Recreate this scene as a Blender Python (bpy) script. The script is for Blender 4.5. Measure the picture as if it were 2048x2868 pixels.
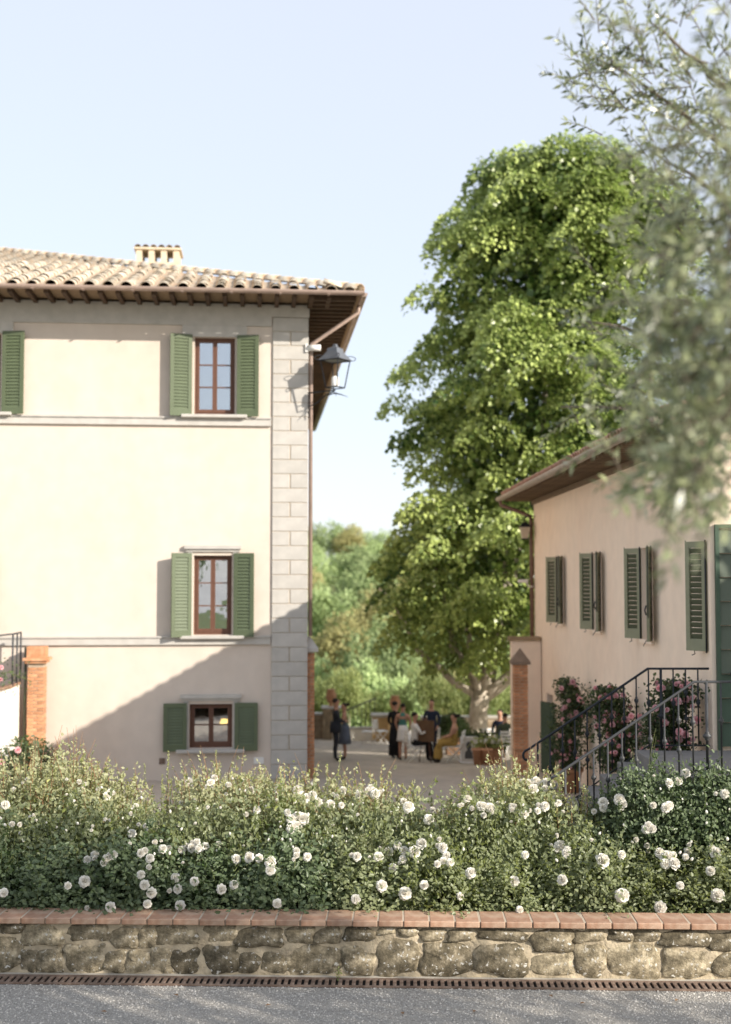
import bpy, bmesh, math, random
import numpy as np
from mathutils import Vector, Matrix
R = math.radians
random.seed(7); rng = np.random.default_rng(7)
sc = bpy.context.scene
for o in list(bpy.data.objects): bpy.data.objects.remove(o)
COL = sc.collection

# ------------------------------------------------------------------ camera, sky, sun, exposure
FPX, CAMZ = 3400.0, 4.15
PITCH = math.atan((1625 - 1434) / FPX)
cam = bpy.data.cameras.new('camera'); camo = bpy.data.objects.new('camera', cam); COL.objects.link(camo)
camo.location = (0, 0, CAMZ); camo.rotation_euler = (math.pi/2 + PITCH, 0, 0)
cam.sensor_fit = 'VERTICAL'; cam.sensor_height = 36; cam.sensor_width = 36
cam.lens = 36 * FPX / 2868; cam.clip_start = 0.1; cam.clip_end = 3000
cam.dof.use_dof = True; cam.dof.focus_distance = 13.4
cam.dof.aperture_fstop = (cam.lens / 1000) / 0.046; cam.dof.aperture_blades = 0
sc.camera = camo
LDIR = Vector((-1.40, 1.0, -0.77)).normalized()          # the way the sunlight travels
w = bpy.data.worlds.new('World'); sc.world = w; w.use_nodes = True
nt = w.node_tree; sky = nt.nodes.new('ShaderNodeTexSky'); sky.sky_type = 'NISHITA'; sky.sun_disc = False
sky.sun_elevation = math.asin(-LDIR.z); sky.sun_rotation = math.atan2(-LDIR.x, -LDIR.y)
sky.air_density = 1.0; sky.dust_density = 1.0; sky.ozone_density = 2.0; sky.altitude = 0
veil = nt.nodes.new('ShaderNodeMixRGB'); veil.inputs[0].default_value = .80; veil.inputs[2].default_value = (2.54, 2.64, 2.88, 1)   # thin even summer haze over the whole sky
nt.links.new(sky.outputs[0], veil.inputs[1]); nt.links.new(veil.outputs[0], nt.nodes['Background'].inputs[0]); nt.nodes['Background'].inputs[1].default_value = 0.15
sun = bpy.data.lights.new('sun', 'SUN'); suno = bpy.data.objects.new('sun', sun); COL.objects.link(suno)
sun.energy = 3.15; sun.angle = R(0.5); sun.color = (1.0, 0.925, 0.82)
suno.rotation_euler = LDIR.to_track_quat('-Z', 'Y').to_euler(); suno.location = (20, -15, 20)
sc.render.engine = 'CYCLES'
vs = sc.view_settings; vs.view_transform = 'Standard'; vs.look = 'None'; vs.gamma = 1; vs.exposure = 1.2
vs.use_curve_mapping = False

def ray(px, py):                                          # direction through a point of the photograph
    v = 1434 - py
    return Vector((px - 1024, FPX*math.cos(PITCH) - v*math.sin(PITCH), FPX*math.sin(PITCH) + v*math.cos(PITCH)))
def at(px, py, Y):
    r = ray(px, py); return Vector((0, 0, CAMZ)) + r * (Y / r.y)
def PX(px, Y): return (px-1024)*Y/FPX
GP = [(-200, 0), (18, 0), (27.2, -.25), (35.4, -1.06), (42, -1.6), (48, -2.07), (53, -2.3)]
def gz(y):
    return float(np.interp(y, [p[0] for p in GP], [p[1] for p in GP]))

# ------------------------------------------------------------------ materials
MATS = {}
def nodes(m): m.use_nodes = True; return m.node_tree.nodes, m.node_tree.links
def mat(name, col, rough=.8, var=.12, scale=8, bump=0, bscale=60, col2=None, c2=.5, c2scale=1.2, rnd=0, metal=0, spec=.3, streak=0):
    """principled surface with noise mottling, an optional second colour in patches, per-object variation and bump"""
    if name in MATS: return MATS[name]
    m = bpy.data.materials.new(name); n, l = nodes(m); b = n['Principled BSDF']
    b.inputs['Roughness'].default_value = rough; b.inputs['Metallic'].default_value = metal
    b.inputs['Specular IOR Level'].default_value = spec
    tc = n.new('ShaderNodeTexCoord'); nz = n.new('ShaderNodeTexNoise'); nz.inputs['Scale'].default_value = scale; nz.inputs['Detail'].default_value = 6
    l.new(tc.outputs['Object'], nz.inputs['Vector'])
    rgb = n.new('ShaderNodeRGB'); rgb.outputs[0].default_value = (*col, 1); cur = rgb.outputs[0]
    if col2:
        n2 = n.new('ShaderNodeTexNoise'); n2.inputs['Scale'].default_value = c2scale; n2.inputs['Detail'].default_value = 8; n2.inputs['Roughness'].default_value = .65
        l.new(tc.outputs['Object'], n2.inputs['Vector'])
        mr = n.new('ShaderNodeMapRange'); mr.inputs[1].default_value = c2 - .1; mr.inputs[2].default_value = c2 + .1
        l.new(n2.outputs['Fac'], mr.inputs[0]); mx = n.new('ShaderNodeMixRGB'); l.new(mr.outputs[0], mx.inputs[0])
        l.new(cur, mx.inputs[1]); mx.inputs[2].default_value = (*col2, 1); cur = mx.outputs[0]
    hs = n.new('ShaderNodeHueSaturation'); l.new(cur, hs.inputs['Color'])
    mp = n.new('ShaderNodeMapRange'); mp.inputs[1].default_value = .25; mp.inputs[2].default_value = .75
    mp.inputs[3].default_value = 1 - var; mp.inputs[4].default_value = 1 + var; l.new(nz.outputs['Fac'], mp.inputs[0])
    val = mp.outputs[0]
    if streak:                                             # rain streaks running down the plaster
        mpg = n.new('ShaderNodeMapping'); mpg.inputs['Scale'].default_value = (1.1, 1.1, .14); l.new(tc.outputs['Object'], mpg.inputs[0]); ns_ = n.new('ShaderNodeTexNoise'); ns_.inputs['Scale'].default_value = 1.6; ns_.inputs['Detail'].default_value = 7; l.new(mpg.outputs[0], ns_.inputs['Vector'])
        ms_ = n.new('ShaderNodeMapRange'); ms_.inputs[1].default_value = .35; ms_.inputs[2].default_value = .62; ms_.inputs[3].default_value = 1 - streak; ms_.inputs[4].default_value = 1.0; l.new(ns_.outputs['Fac'], ms_.inputs[0])
        mm_ = n.new('ShaderNodeMath'); mm_.operation = 'MULTIPLY'; l.new(val, mm_.inputs[0]); l.new(ms_.outputs[0], mm_.inputs[1]); val = mm_.outputs[0]
    if rnd:
        oi = n.new('ShaderNodeObjectInfo'); m2 = n.new('ShaderNodeMapRange'); m2.inputs[3].default_value = 1 - rnd; m2.inputs[4].default_value = 1 + rnd
        l.new(oi.outputs['Random'], m2.inputs[0]); mu = n.new('ShaderNodeMath'); mu.operation = 'MULTIPLY'
        l.new(val, mu.inputs[0]); l.new(m2.outputs[0], mu.inputs[1]); val = mu.outputs[0]
    l.new(val, hs.inputs['Value']); l.new(hs.outputs[0], b.inputs['Base Color'])
    if bump:
        nb = n.new('ShaderNodeTexNoise'); nb.inputs['Scale'].default_value = bscale; nb.inputs['Detail'].default_value = 8
        l.new(tc.outputs['Object'], nb.inputs['Vector']); bp = n.new('ShaderNodeBump'); bp.inputs['Strength'].default_value = bump; bp.inputs['Distance'].default_value = .02
        l.new(nb.outputs['Fac'], bp.inputs['Height']); l.new(bp.outputs[0], b.inputs['Normal'])
    MATS[name] = m; return m
def leafmat(name, dark, light, trans=.35, rough=.45, back=None, rnd=.1, spec=.4):
    """leaf: colour by per-leaf 'tone', light passing through, optional paler underside"""
    m = bpy.data.materials.new(name); n, l = nodes(m); b = n['Principled BSDF']; out = n['Material Output']
    a = n.new('ShaderNodeAttribute'); a.attribute_name = 'tone'
    mx = n.new('ShaderNodeMixRGB'); mx.inputs[1].default_value = (*dark, 1); mx.inputs[2].default_value = (*light, 1); l.new(a.outputs['Fac'], mx.inputs[0])
    cur = mx.outputs[0]
    if back:
        g = n.new('ShaderNodeNewGeometry'); m3 = n.new('ShaderNodeMixRGB'); l.new(g.outputs['Backfacing'], m3.inputs[0]); l.new(cur, m3.inputs[1]); m3.inputs[2].default_value = (*back, 1); cur = m3.outputs[0]
    hs = n.new('ShaderNodeHueSaturation'); l.new(cur, hs.inputs['Color']); oi = n.new('ShaderNodeObjectInfo'); mr = n.new('ShaderNodeMapRange')
    mr.inputs[3].default_value = 1 - rnd; mr.inputs[4].default_value = 1 + rnd; l.new(oi.outputs['Random'], mr.inputs[0]); l.new(mr.outputs[0], hs.inputs['Value'])
    l.new(hs.outputs[0], b.inputs['Base Color']); b.inputs['Roughness'].default_value = rough; b.inputs['Specular IOR Level'].default_value = spec
    t = n.new('ShaderNodeBsdfTranslucent'); h2 = n.new('ShaderNodeHueSaturation'); h2.inputs['Value'].default_value = 1.4 if 'petal' not in name else 1.0; h2.inputs['Hue'].default_value = .485 if 'petal' not in name else .5; l.new(hs.outputs[0], h2.inputs['Color']); l.new(h2.outputs[0], t.inputs['Color'])
    ms = n.new('ShaderNodeMixShader'); ms.inputs[0].default_value = trans; l.new(b.outputs[0], ms.inputs[1]); l.new(t.outputs[0], ms.inputs[2]); l.new(ms.outputs[0], out.inputs['Surface'])
    MATS[name] = m; return m
def glassmat():
    m = bpy.data.materials.new('window_glass'); n, l = nodes(m); n.remove(n['Principled BSDF']); out = n['Material Output']
    t = n.new('ShaderNodeBsdfTransparent'); t.inputs[0].default_value = (.75, .77, .76, 1); g = n.new('ShaderNodeBsdfGlossy'); g.inputs['Roughness'].default_value = .02
    g.inputs['Color'].default_value = (.95, .97, 1, 1)
    fr = n.new('ShaderNodeLayerWeight'); fr.inputs[0].default_value = .55; ms = n.new('ShaderNodeMixShader'); ma = n.new('ShaderNodeMath'); ma.operation = 'MAXIMUM'; ma.inputs[1].default_value = .42
    l.new(fr.outputs['Fresnel'], ma.inputs[0]); l.new(ma.outputs[0], ms.inputs[0])
    tcn = n.new('ShaderNodeTexCoord'); nb = n.new('ShaderNodeTexNoise'); nb.inputs['Scale'].default_value = 2.2; bp = n.new('ShaderNodeBump'); bp.inputs['Strength'].default_value = .06; bp.inputs['Distance'].default_value = .05
    l.new(tcn.outputs['Object'], nb.inputs['Vector']); l.new(nb.outputs['Fac'], bp.inputs['Height']); l.new(bp.outputs[0], g.inputs['Normal'])
    l.new(t.outputs[0], ms.inputs[1]); l.new(g.outputs[0], ms.inputs[2]); l.new(ms.outputs[0], out.inputs['Surface']); MATS['glass'] = m; return m
def stonemat():
    m = bpy.data.materials.new('lichen_stone'); n, l = nodes(m); b = n['Principled BSDF']; b.inputs['Roughness'].default_value = .95; b.inputs['Specular IOR Level'].default_value = .15
    tc = n.new('ShaderNodeTexCoord'); oi = n.new('ShaderNodeObjectInfo')
    n1 = n.new('ShaderNodeTexNoise'); n1.inputs['Scale'].default_value = 9; n1.inputs['Detail'].default_value = 9; n1.inputs['Roughness'].default_value = .7; l.new(tc.outputs['Object'], n1.inputs['Vector'])
    cr = n.new('ShaderNodeValToRGB'); e = cr.color_ramp.elements; e[0].position = .33; e[0].color = (.055, .047, .032, 1); e[1].position = .68; e[1].color = (.50, .425, .30, 1)
    k = e.new(.5); k.color = (.215, .18, .12, 1); l.new(n1.outputs['Fac'], cr.inputs[0])
    hs = n.new('ShaderNodeHueSaturation'); mr = n.new('ShaderNodeMapRange'); mr.inputs[3].default_value = .55; mr.inputs[4].default_value = 1.55; l.new(oi.outputs['Random'], mr.inputs[0]); l.new(mr.outputs[0], hs.inputs['Value']); l.new(cr.outputs[0], hs.inputs['Color'])
    vo = n.new('ShaderNodeTexNoise'); vo.inputs['Scale'].default_value = 26; vo.inputs['Detail'].default_value = 3; l.new(tc.outputs['Object'], vo.inputs['Vector'])
    th = n.new('ShaderNodeMapRange'); th.inputs[1].default_value = .605; th.inputs[2].default_value = .645; l.new(vo.outputs['Fac'], th.inputs[0])
    big = n.new('ShaderNodeTexNoise'); big.inputs['Scale'].default_value = 4; l.new(tc.outputs['Object'], big.inputs['Vector']); tb = n.new('ShaderNodeMapRange'); tb.inputs[1].default_value = .42; tb.inputs[2].default_value = .55; l.new(big.outputs['Fac'], tb.inputs[0])
    mu = n.new('ShaderNodeMath'); mu.operation = 'MULTIPLY'; l.new(th.outputs[0], mu.inputs[0]); l.new(tb.outputs[0], mu.inputs[1])
    mx = n.new('ShaderNodeMixRGB'); l.new(mu.outputs[0], mx.inputs[0]); l.new(hs.outputs[0], mx.inputs[1]); mx.inputs[2].default_value = (.66, .64, .58, 1); l.new(mx.outputs[0], b.inputs['Base Color'])
    bp = n.new('ShaderNodeBump'); bp.inputs['Strength'].default_value = .9; bp.inputs['Distance'].default_value = .025; nb = n.new('ShaderNodeTexNoise'); nb.inputs['Scale'].default_value = 22; nb.inputs['Detail'].default_value = 10; nb.inputs['Roughness'].default_value = .7
    l.new(tc.outputs['Object'], nb.inputs['Vector']); l.new(nb.outputs['Fac'], bp.inputs['Height']); l.new(bp.outputs[0], b.inputs['Normal']); return m
def emit(name, col, s):
    m = bpy.data.materials.new(name); n, l = nodes(m); b = n['Principled BSDF']; b.inputs['Base Color'].default_value = (*col, 1); b.inputs['Emission Color'].default_value = (*col, 1); b.inputs['Emission Strength'].default_value = s; return m

M_CREAM = mat('cream_plaster', (.63, .545, .465), .9, .05, 3, .15, 40, (.60, .51, .425), .56, .45, streak=.035)
M_PEACH = mat('peach_plaster', (.90, .735, .585), .9, .05, 3, .15, 40, (.88, .70, .55), .55, .5, streak=.022)
M_STAIRW = mat('white_plaster', (.85, .81, .72), .9, .04, 3, .1, 40)
M_PIETRA = mat('grey_stone_trim', (.47, .445, .405), .85, .10, 5, .15, 50, rnd=.05)
M_GREEN = mat('green_shutter_paint', (.10, .125, .068), .55, .08, 6, rnd=.05, spec=.4)
M_DGREEN = mat('dark_green_paint', (.05, .085, .055), .5, .1, 6, spec=.4)
M_SLATSHADE = mat('olive_slat_shaded', (.11, .12, .075), .6, .1, 6)  # darker than the frame: shade between the slats is put into the colour
M_OLIVEWARM = mat('olive_shutter_warm_lit', (.25, .25, .16), .55, .08, 6, rnd=.05, spec=.4)  # warm reflected light is mixed into the shutter frame colour
M_WOOD = mat('brown_window_wood', (.13, .062, .04), .5, .15, 20)
M_DARKWOOD = mat('dark_rafter_wood', (.085, .055, .035), .8, .2, 12, rnd=.15)
M_BOARD = mat('soffit_terracotta', (.27, .195, .12), .85, .2, 10, rnd=.2)
M_COPPER = mat('copper_gutter', (.37, .275, .225), .5, .15, 6, metal=.1, spec=.5)
M_PIPEBR = mat('brown_pipe', (.15, .08, .055), .5, .1, 6, spec=.5)
M_TILE = mat('roof_tile', (.47, .325, .205), .9, .22, 9, .3, 50, (.50, .46, .38), .48, 5, rnd=.25)
M_TILEPAN = mat('roof_tile_pan', (.38, .26, .17), .9, .25, 9, .3, 50, (.36, .32, .25), .5, 4)
M_TILER = mat('red_roof_tile', (.52, .27, .18), .9, .2, 9, .3, 50, (.55, .42, .34), .52, 5, rnd=.2)
M_BRICK = mat('brick', (.50, .235, .12), .9, .2, 14, .3, 60, (.56, .33, .19), .55, 5, rnd=.22)
M_MORTAR = mat('mortar', (.42, .34, .25), .95, .15, 12, .5, 40)
M_WALLMORT = mat('wall_mortar', (.48, .40, .28), .95, .25, 8, .9, 28, (.36, .30, .21), .52, 3)
M_STONE = stonemat()
M_COPING = mat('terracotta_coping', (.37, .215, .14), .85, .2, 10, .25, 70, (.40, .28, .20), .55, 6, rnd=.12)
M_CONC = mat('pale_concrete', (.48, .44, .37), .9, .12, 6, .3, 50)
M_RUST = mat('rusty_iron', (.17, .115, .085), .8, .25, 20, .3, 60, (.25, .19, .15), .55, 8, rnd=.15)
M_VOID = mat('channel_shade', (.012, .011, .010), 1, .1)
M_IRON = mat('dark_wrought_iron', (.022, .025, .03), .6, .15, 15, spec=.25)
M_GALV = mat('grey_iron_rail', (.055, .056, .058), .5, .1, 15, spec=.4)
M_GRAVEL = mat('gravel_ground', (.45, .42, .375), .95, .30, 90, 1.0, 120, (.34, .32, .285), .5, 40)
M_PEBBLE = mat('gravel_stone', (.42, .405, .385), .9, .25, 30, rnd=0)
M_COURT = mat('courtyard_gravel', (.48, .42, .35), .95, .12, 4, .5, 60, (.42, .37, .31), .5, .8)
M_SOIL = mat('bed_soil', (.05, .035, .022), 1, .3, 12, .8, 30)
M_GRASS = mat('valley_grass', (.10, .15, .045), 1, .25, .3, .4, 3, (.16, .16, .06), .52, .06)
M_STEP = mat('grey_stone_step', (.20, .19, .18), .85, .12, 6, .3, 40)
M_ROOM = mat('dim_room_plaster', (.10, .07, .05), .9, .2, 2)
M_WHITE = mat('white_paint', (.78, .76, .72), .5, .04, 5, spec=.4)
M_TERRA = mat('terracotta_pot', (.44, .23, .13), .85, .12, 6, .2, 40, rnd=.1)
M_OCHRE = mat('ochre_terracotta', (.52, .36, .18), .85, .12, 6, rnd=.1)
M_BARK = mat('pale_bark', (.56, .50, .41), .95, .25, 5, .8, 12, (.40, .34, .27), .5, 2)
M_BARKD = mat('olive_bark', (.16, .13, .10), .95, .25, 8, .8, 20)
M_STEM = mat('green_stem', (.13, .15, .05), .7, .2, 20)
M_STEMR = mat('reddish_stem', (.26, .15, .08), .7, .2, 20)
M_BUSHWALL = mat('parapet_stone', (.36, .28, .19), .95, .3, 5, .8, 14, (.22, .17, .12), .5, 3)
glassmat()
M_PETAL = leafmat('white_petal', (.90, .87, .80), (.90, .87, .80), .35, .6, rnd=.05, spec=.2)
M_PETALP = leafmat('pink_petal', (.86, .52, .54), (.86, .52, .54), .3, .6, rnd=.2, spec=.2)
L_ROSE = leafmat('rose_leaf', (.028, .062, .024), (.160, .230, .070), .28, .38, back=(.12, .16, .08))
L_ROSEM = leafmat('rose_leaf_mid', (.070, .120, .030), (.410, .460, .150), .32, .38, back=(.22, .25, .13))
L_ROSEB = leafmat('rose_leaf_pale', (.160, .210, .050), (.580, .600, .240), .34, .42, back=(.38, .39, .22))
L_LAV = leafmat('lavender_leaf', (.14, .17, .09), (.34, .33, .20), .3, .6)
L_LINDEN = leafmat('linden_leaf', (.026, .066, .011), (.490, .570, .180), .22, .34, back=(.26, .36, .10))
L_OLIVE = leafmat('olive_leaf', (.050, .075, .022), (.44, .48, .25), .32, .36, back=(.34, .38, .23), spec=.9)
L_HILL = leafmat('hill_tree_leaf', (.18, .26, .10), (.42, .51, .23), .34, .6, rnd=.28)  # lightened leaf colour stands in for haze over the hillside
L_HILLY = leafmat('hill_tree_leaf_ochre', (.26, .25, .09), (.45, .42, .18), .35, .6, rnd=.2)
L_CLIMB = leafmat('climber_leaf', (.030, .055, .020), (.11, .14, .05), .3, .45)
L_BRIGHT = leafmat('bright_hedge_leaf', (.15, .20, .06), (.36, .40, .15), .45, .5)

# ------------------------------------------------------------------ builders
class MB:
    def __init__(s): s.v = []; s.f = []; s.smooth = False
    def add(s, vs, fs):
        k = len(s.v); s.v += [tuple(p) for p in vs]; s.f += [tuple(i + k for i in f) for f in fs]; return s
    def box(s, x0, x1, y0, y1, z0, z1):
        return s.add([(x0,y0,z0),(x1,y0,z0),(x1,y1,z0),(x0,y1,z0),(x0,y0,z1),(x1,y0,z1),(x1,y1,z1),(x0,y1,z1)],
                     [(0,3,2,1),(4,5,6,7),(0,1,5,4),(1,2,6,5),(2,3,7,6),(3,0,4,7)])
    def cbox(s, x0, x1, y0, y1, z0, z1, c):
        """box with chamfered edges"""
        bm = bmesh.new(); bmesh.ops.create_cube(bm, size=1)
        for v in bm.verts: v.co = ((x0+x1)/2 + v.co.x*(x1-x0), (y0+y1)/2 + v.co.y*(y1-y0), (z0+z1)/2 + v.co.z*(z1-z0))
        bmesh.ops.bevel(bm, geom=bm.edges[:], offset=c, segments=1, affect='EDGES')
        bm.verts.index_update(); s.add([v.co[:] for v in bm.verts], [[v.index for v in f.verts] for f in bm.faces]); bm.free(); return s
    def prism(s, poly, axis, a0, a1):
        """polygon extruded along an axis; poly in the other two coordinates"""
        def mk(p, a):
            return (a, p[0], p[1]) if axis == 'x' else ((p[0], a, p[1]) if axis == 'y' else (p[0], p[1], a))
        n = len(poly); vs = [mk(p, a0) for p in poly] + [mk(p, a1) for p in poly]
        fs = [tuple(range(n))[::-1], tuple(range(n, 2*n))] + [(i, (i+1) % n, n + (i+1) % n, n + i) for i in range(n)]
        return s.add(vs, fs)
    def tube(s, pts, r, n=8, cap=True):
        pts = [Vector(p) for p in pts]; m = len(pts); rs = r if isinstance(r, (list, tuple)) else [r]*m
        vs = []; ref = None
        for i, p in enumerate(pts):
            d = (pts[min(i+1, m-1)] - pts[max(i-1, 0)]).normalized()
            if ref is None: ref = d.orthogonal().normalized()
            else:
                ref = (ref - d*ref.dot(d)); ref = ref.normalized() if ref.length > 1e-6 else d.orthogonal().normalized()
            b = d.cross(ref)
            for k in range(n):
                a = 2*math.pi*k/n; vs.append(p + (ref*math.cos(a) + b*math.sin(a))*rs[i])
        fs = [(i*n+k, i*n+(k+1) % n, (i+1)*n+(k+1) % n, (i+1)*n+k) for i in range(m-1) for k in range(n)]
        if cap: fs += [tuple(range(n))[::-1], tuple(range((m-1)*n, m*n))]
        s.smooth = True; return s.add(vs, fs)
    def lathe(s, prof, c=(0,0,0), n=16):
        vs = []; 
        for r, z in prof:
            for k in range(n): a = 2*math.pi*k/n; vs.append((c[0]+r*math.cos(a), c[1]+r*math.sin(a), c[2]+z))
        m = len(prof); fs = [(i*n+k, i*n+(k+1) % n, (i+1)*n+(k+1) % n, (i+1)*n+k) for i in range(m-1) for k in range(n)]
        fs += [tuple(range(n))[::-1], tuple(range((m-1)*n, m*n))]; s.smooth = True; return s.add(vs, fs)
    def mesh(s, name, m):
        me = bpy.data.meshes.new(name); me.from_pydata(s.v, [], s.f); me.validate()
        if s.smooth: me.polygons.foreach_set('use_smooth', [True]*len(me.polygons))
        if m: me.materials.append(m)
        return me
    def build(s, name, m, parent=None, loc=(0,0,0), rot=(0,0,0)):
        return inst(name, s.mesh(name, m), parent, loc, rot)
def inst(name, me, parent=None, loc=(0,0,0), rot=(0,0,0), scale=None):
    o = bpy.data.objects.new(name, me); COL.objects.link(o); o.location = loc; o.rotation_euler = rot
    if scale is not None: o.scale = scale if hasattr(scale, '__len__') else (scale,)*3
    if parent: o.parent = parent
    return o
def tag(o, label=None, cat=None, group=None, kind=None):
    if label: o['label'] = label
    if cat: o['category'] = cat
    if group: o['group'] = group
    if kind: o['kind'] = kind
    return o
def thing(name, label, cat, loc=(0,0,0), rz=0, group=None):
    o = bpy.data.objects.new(name, None); COL.objects.link(o); o.location = loc; o.rotation_euler = (0,0,rz); o.empty_display_size = .2
    return tag(o, label, cat, group)
def copy_tree(o, parent=None):
    c = o.copy(); COL.objects.link(c); c.parent = parent
    for ch in list(o.children): copy_tree(ch, c)
    return c
def B(x0,x1,y0,y1,z0,z1): return MB().box(x0,x1,y0,y1,z0,z1)

def leafmesh(name, P, D, N, L, W, tone, m, fold=.12, rich=False):
    """leaves as real little blades: P base points, D directions, N normals"""
    n = len(P); D = D/np.maximum(np.linalg.norm(D, axis=1, keepdims=True), 1e-6)
    S = np.cross(D, N); S /= np.maximum(np.linalg.norm(S, axis=1, keepdims=True), 1e-6); N = np.cross(S, D)
    L = np.broadcast_to(np.asarray(L, float).reshape(-1, 1), (n, 1)); W = np.broadcast_to(np.asarray(W, float).reshape(-1, 1), (n, 1))
    if rich:
        V = np.stack([P, P + D*L*.30 + S*W*.5 + N*W*fold*2, P + D*L*.70 + S*W*.42 + N*W*fold, P + D*L - N*L*.12, P + D*L*.70 - S*W*.42 + N*W*fold, P + D*L*.30 - S*W*.5 + N*W*fold*2], 1).reshape(-1, 3)
        base = np.arange(n)[:, None]*6; F = np.stack([base + np.array([0, 3, 2, 1]), base + np.array([0, 5, 4, 3])], 1).reshape(-1)
        nf = 2*n; tn = np.repeat(tone, 2)
    else:
        V = np.stack([P, P + D*L*.45 + S*W*.5 + N*W*fold, P + D*L, P + D*L*.45 - S*W*.5 + N*W*fold], 1).reshape(-1, 3)
        F = np.arange(4*n); nf = n; tn = tone
    me = bpy.data.meshes.new(name); me.vertices.add(len(V)); me.vertices.foreach_set('co', V.astype(np.float32).ravel())
    me.loops.add(len(F)); me.loops.foreach_set('vertex_index', F.astype(np.int32)); me.polygons.add(nf)
    me.polygons.foreach_set('loop_start', np.arange(0, 4*nf, 4, dtype=np.int32)); me.polygons.foreach_set('loop_total', np.full(nf, 4, dtype=np.int32))
    a = me.attributes.new('tone', 'FLOAT', 'FACE'); a.data.foreach_set('value', np.clip(tn, 0, 1).astype(np.float32))
    me.update(calc_edges=True); me.materials.append(m); return me
TOSUN = -np.array(LDIR)                                    # leaves turn their faces to the light
def unit(n):
    v = rng.normal(size=(n, 3)); return v/np.linalg.norm(v, axis=1, keepdims=True)

# ================================================================== GROUND
def sheet(name, xs, ys, zf, m, jitter=0):
    V = [(x, y, zf(x, y)) for y in ys for x in xs]; nx = len(xs)
    F = [(j*nx+i, j*nx+i+1, (j+1)*nx+i+1, (j+1)*nx+i) for j in range(len(ys)-1) for i in range(nx-1)]
    mb = MB(); mb.add(V, F); mb.smooth = True; return tag(mb.build(name, m), kind='structure')
def terrain(x, y):
    if y < 53: z = gz(y) - .02
    else: z = float(np.interp(y, [53, 58, 75, 95, 130, 190, 260, 420, 900], [-2.32, -5.5, -9.5, -10, -6.0, 2.2, 3.6, 6, 7]))
    if y > 95: z += 2.2*math.sin(x*.021 + 1.9) + .013*max(x, 0)*min(1, (y-95)/60.)*1.6
    return z
ys = [-120, -40, 0, 10, 18, 22, 27.2, 31, 35.4, 39, 42, 45, 48, 53, 58, 66, 75, 85, 95, 110, 130, 150, 170, 190, 220, 260, 330, 420, 600, 900]
sheet('ground', list(np.linspace(-500, 500, 81)), ys, terrain, M_GRASS)
sheet('courtyard_paving', list(np.linspace(-30, 30, 31)), [13.0, 18, 22, 27.2, 31, 35.4, 39, 42, 45, 48, 52.6], lambda x, y: gz(y), M_COURT)
sheet('gravel_drive', list(np.linspace(-30, 30, 13)), [-30, 0, 8, 13.1], lambda x, y: .004, M_GRAVEL)
def gravel():
    n = 26000; X = rng.uniform(-4.6, 4.6, n); Y = 12.60 - .031*X - rng.uniform(0, 1, n)**1.15*1.9
    s = rng.uniform(.006, .0135, n); base = np.array([(1,0,0),(-.5,.8,0),(-.6,-.8,.1),(.1,.1,.85),(.75,.72,.2)])
    ang = rng.uniform(0, 6.28, n); tilt = rng.uniform(.55, 1.25, (n, 3)); V = base[None]*tilt[:, None, :]*s[:, None, None]
    c, q = np.cos(ang), np.sin(ang); V = np.stack([V[..., 0]*c[:, None] - V[..., 1]*q[:, None], V[..., 0]*q[:, None] + V[..., 1]*c[:, None], V[..., 2]], -1)
    V += np.stack([X, Y, np.full(n, .006)], 1)[:, None, :]
    T = np.array([(0,4,3),(4,1,3),(1,2,3),(2,0,3)]); F = (np.arange(n)[:, None, None]*5 + T[None]).reshape(-1)
    me = bpy.data.meshes.new('gravel_stones'); me.vertices.add(n*5); me.vertices.foreach_set('co', V.astype(np.float32).ravel())
    nf = n*4; me.loops.add(nf*3); me.loops.foreach_set('vertex_index', F.astype(np.int32)); me.polygons.add(nf)
    me.polygons.foreach_set('loop_start', np.arange(0, nf*3, 3, dtype=np.int32)); me.polygons.foreach_set('loop_total', np.full(nf, 3, dtype=np.int32)); me.update(calc_edges=True)
    a = me.attributes.new('tone', 'FLOAT', 'FACE'); a.data.foreach_set('value', np.repeat(rng.uniform(0, 1, n), 4).astype(np.float32))
    m = bpy.data.materials.new('loose_gravel'); nn, l = nodes(m); b = nn['Principled BSDF']; at_ = nn.new('ShaderNodeAttribute'); at_.attribute_name = 'tone'
    cr = nn.new('ShaderNodeValToRGB'); e = cr.color_ramp.elements; e[0].color = (.25, .235, .21, 1); e[1].color = (.74, .69, .61, 1); k = e.new(.55); k.color = (.48, .45, .40, 1)
    l.new(at_.outputs['Fac'], cr.inputs[0]); l.new(cr.outputs[0], b.inputs['Base Color']); b.inputs['Roughness'].default_value = .9; me.materials.append(m)
    tag(inst('gravel', me), 'loose grey gravel on the drive before the stone wall', 'gravel', kind='stuff')
gravel()

# ================================================================== VILLA
VR = R(5.0); VO = Vector((-1.322, 27.2, 0))
villa = thing('villa', 'three-storey cream plastered villa with green shutters and a tiled hip roof', 'house', VO, VR)
VW, VD = 15.0, 22.0                                        # width to the left, depth
ZT = 10.36
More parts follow.
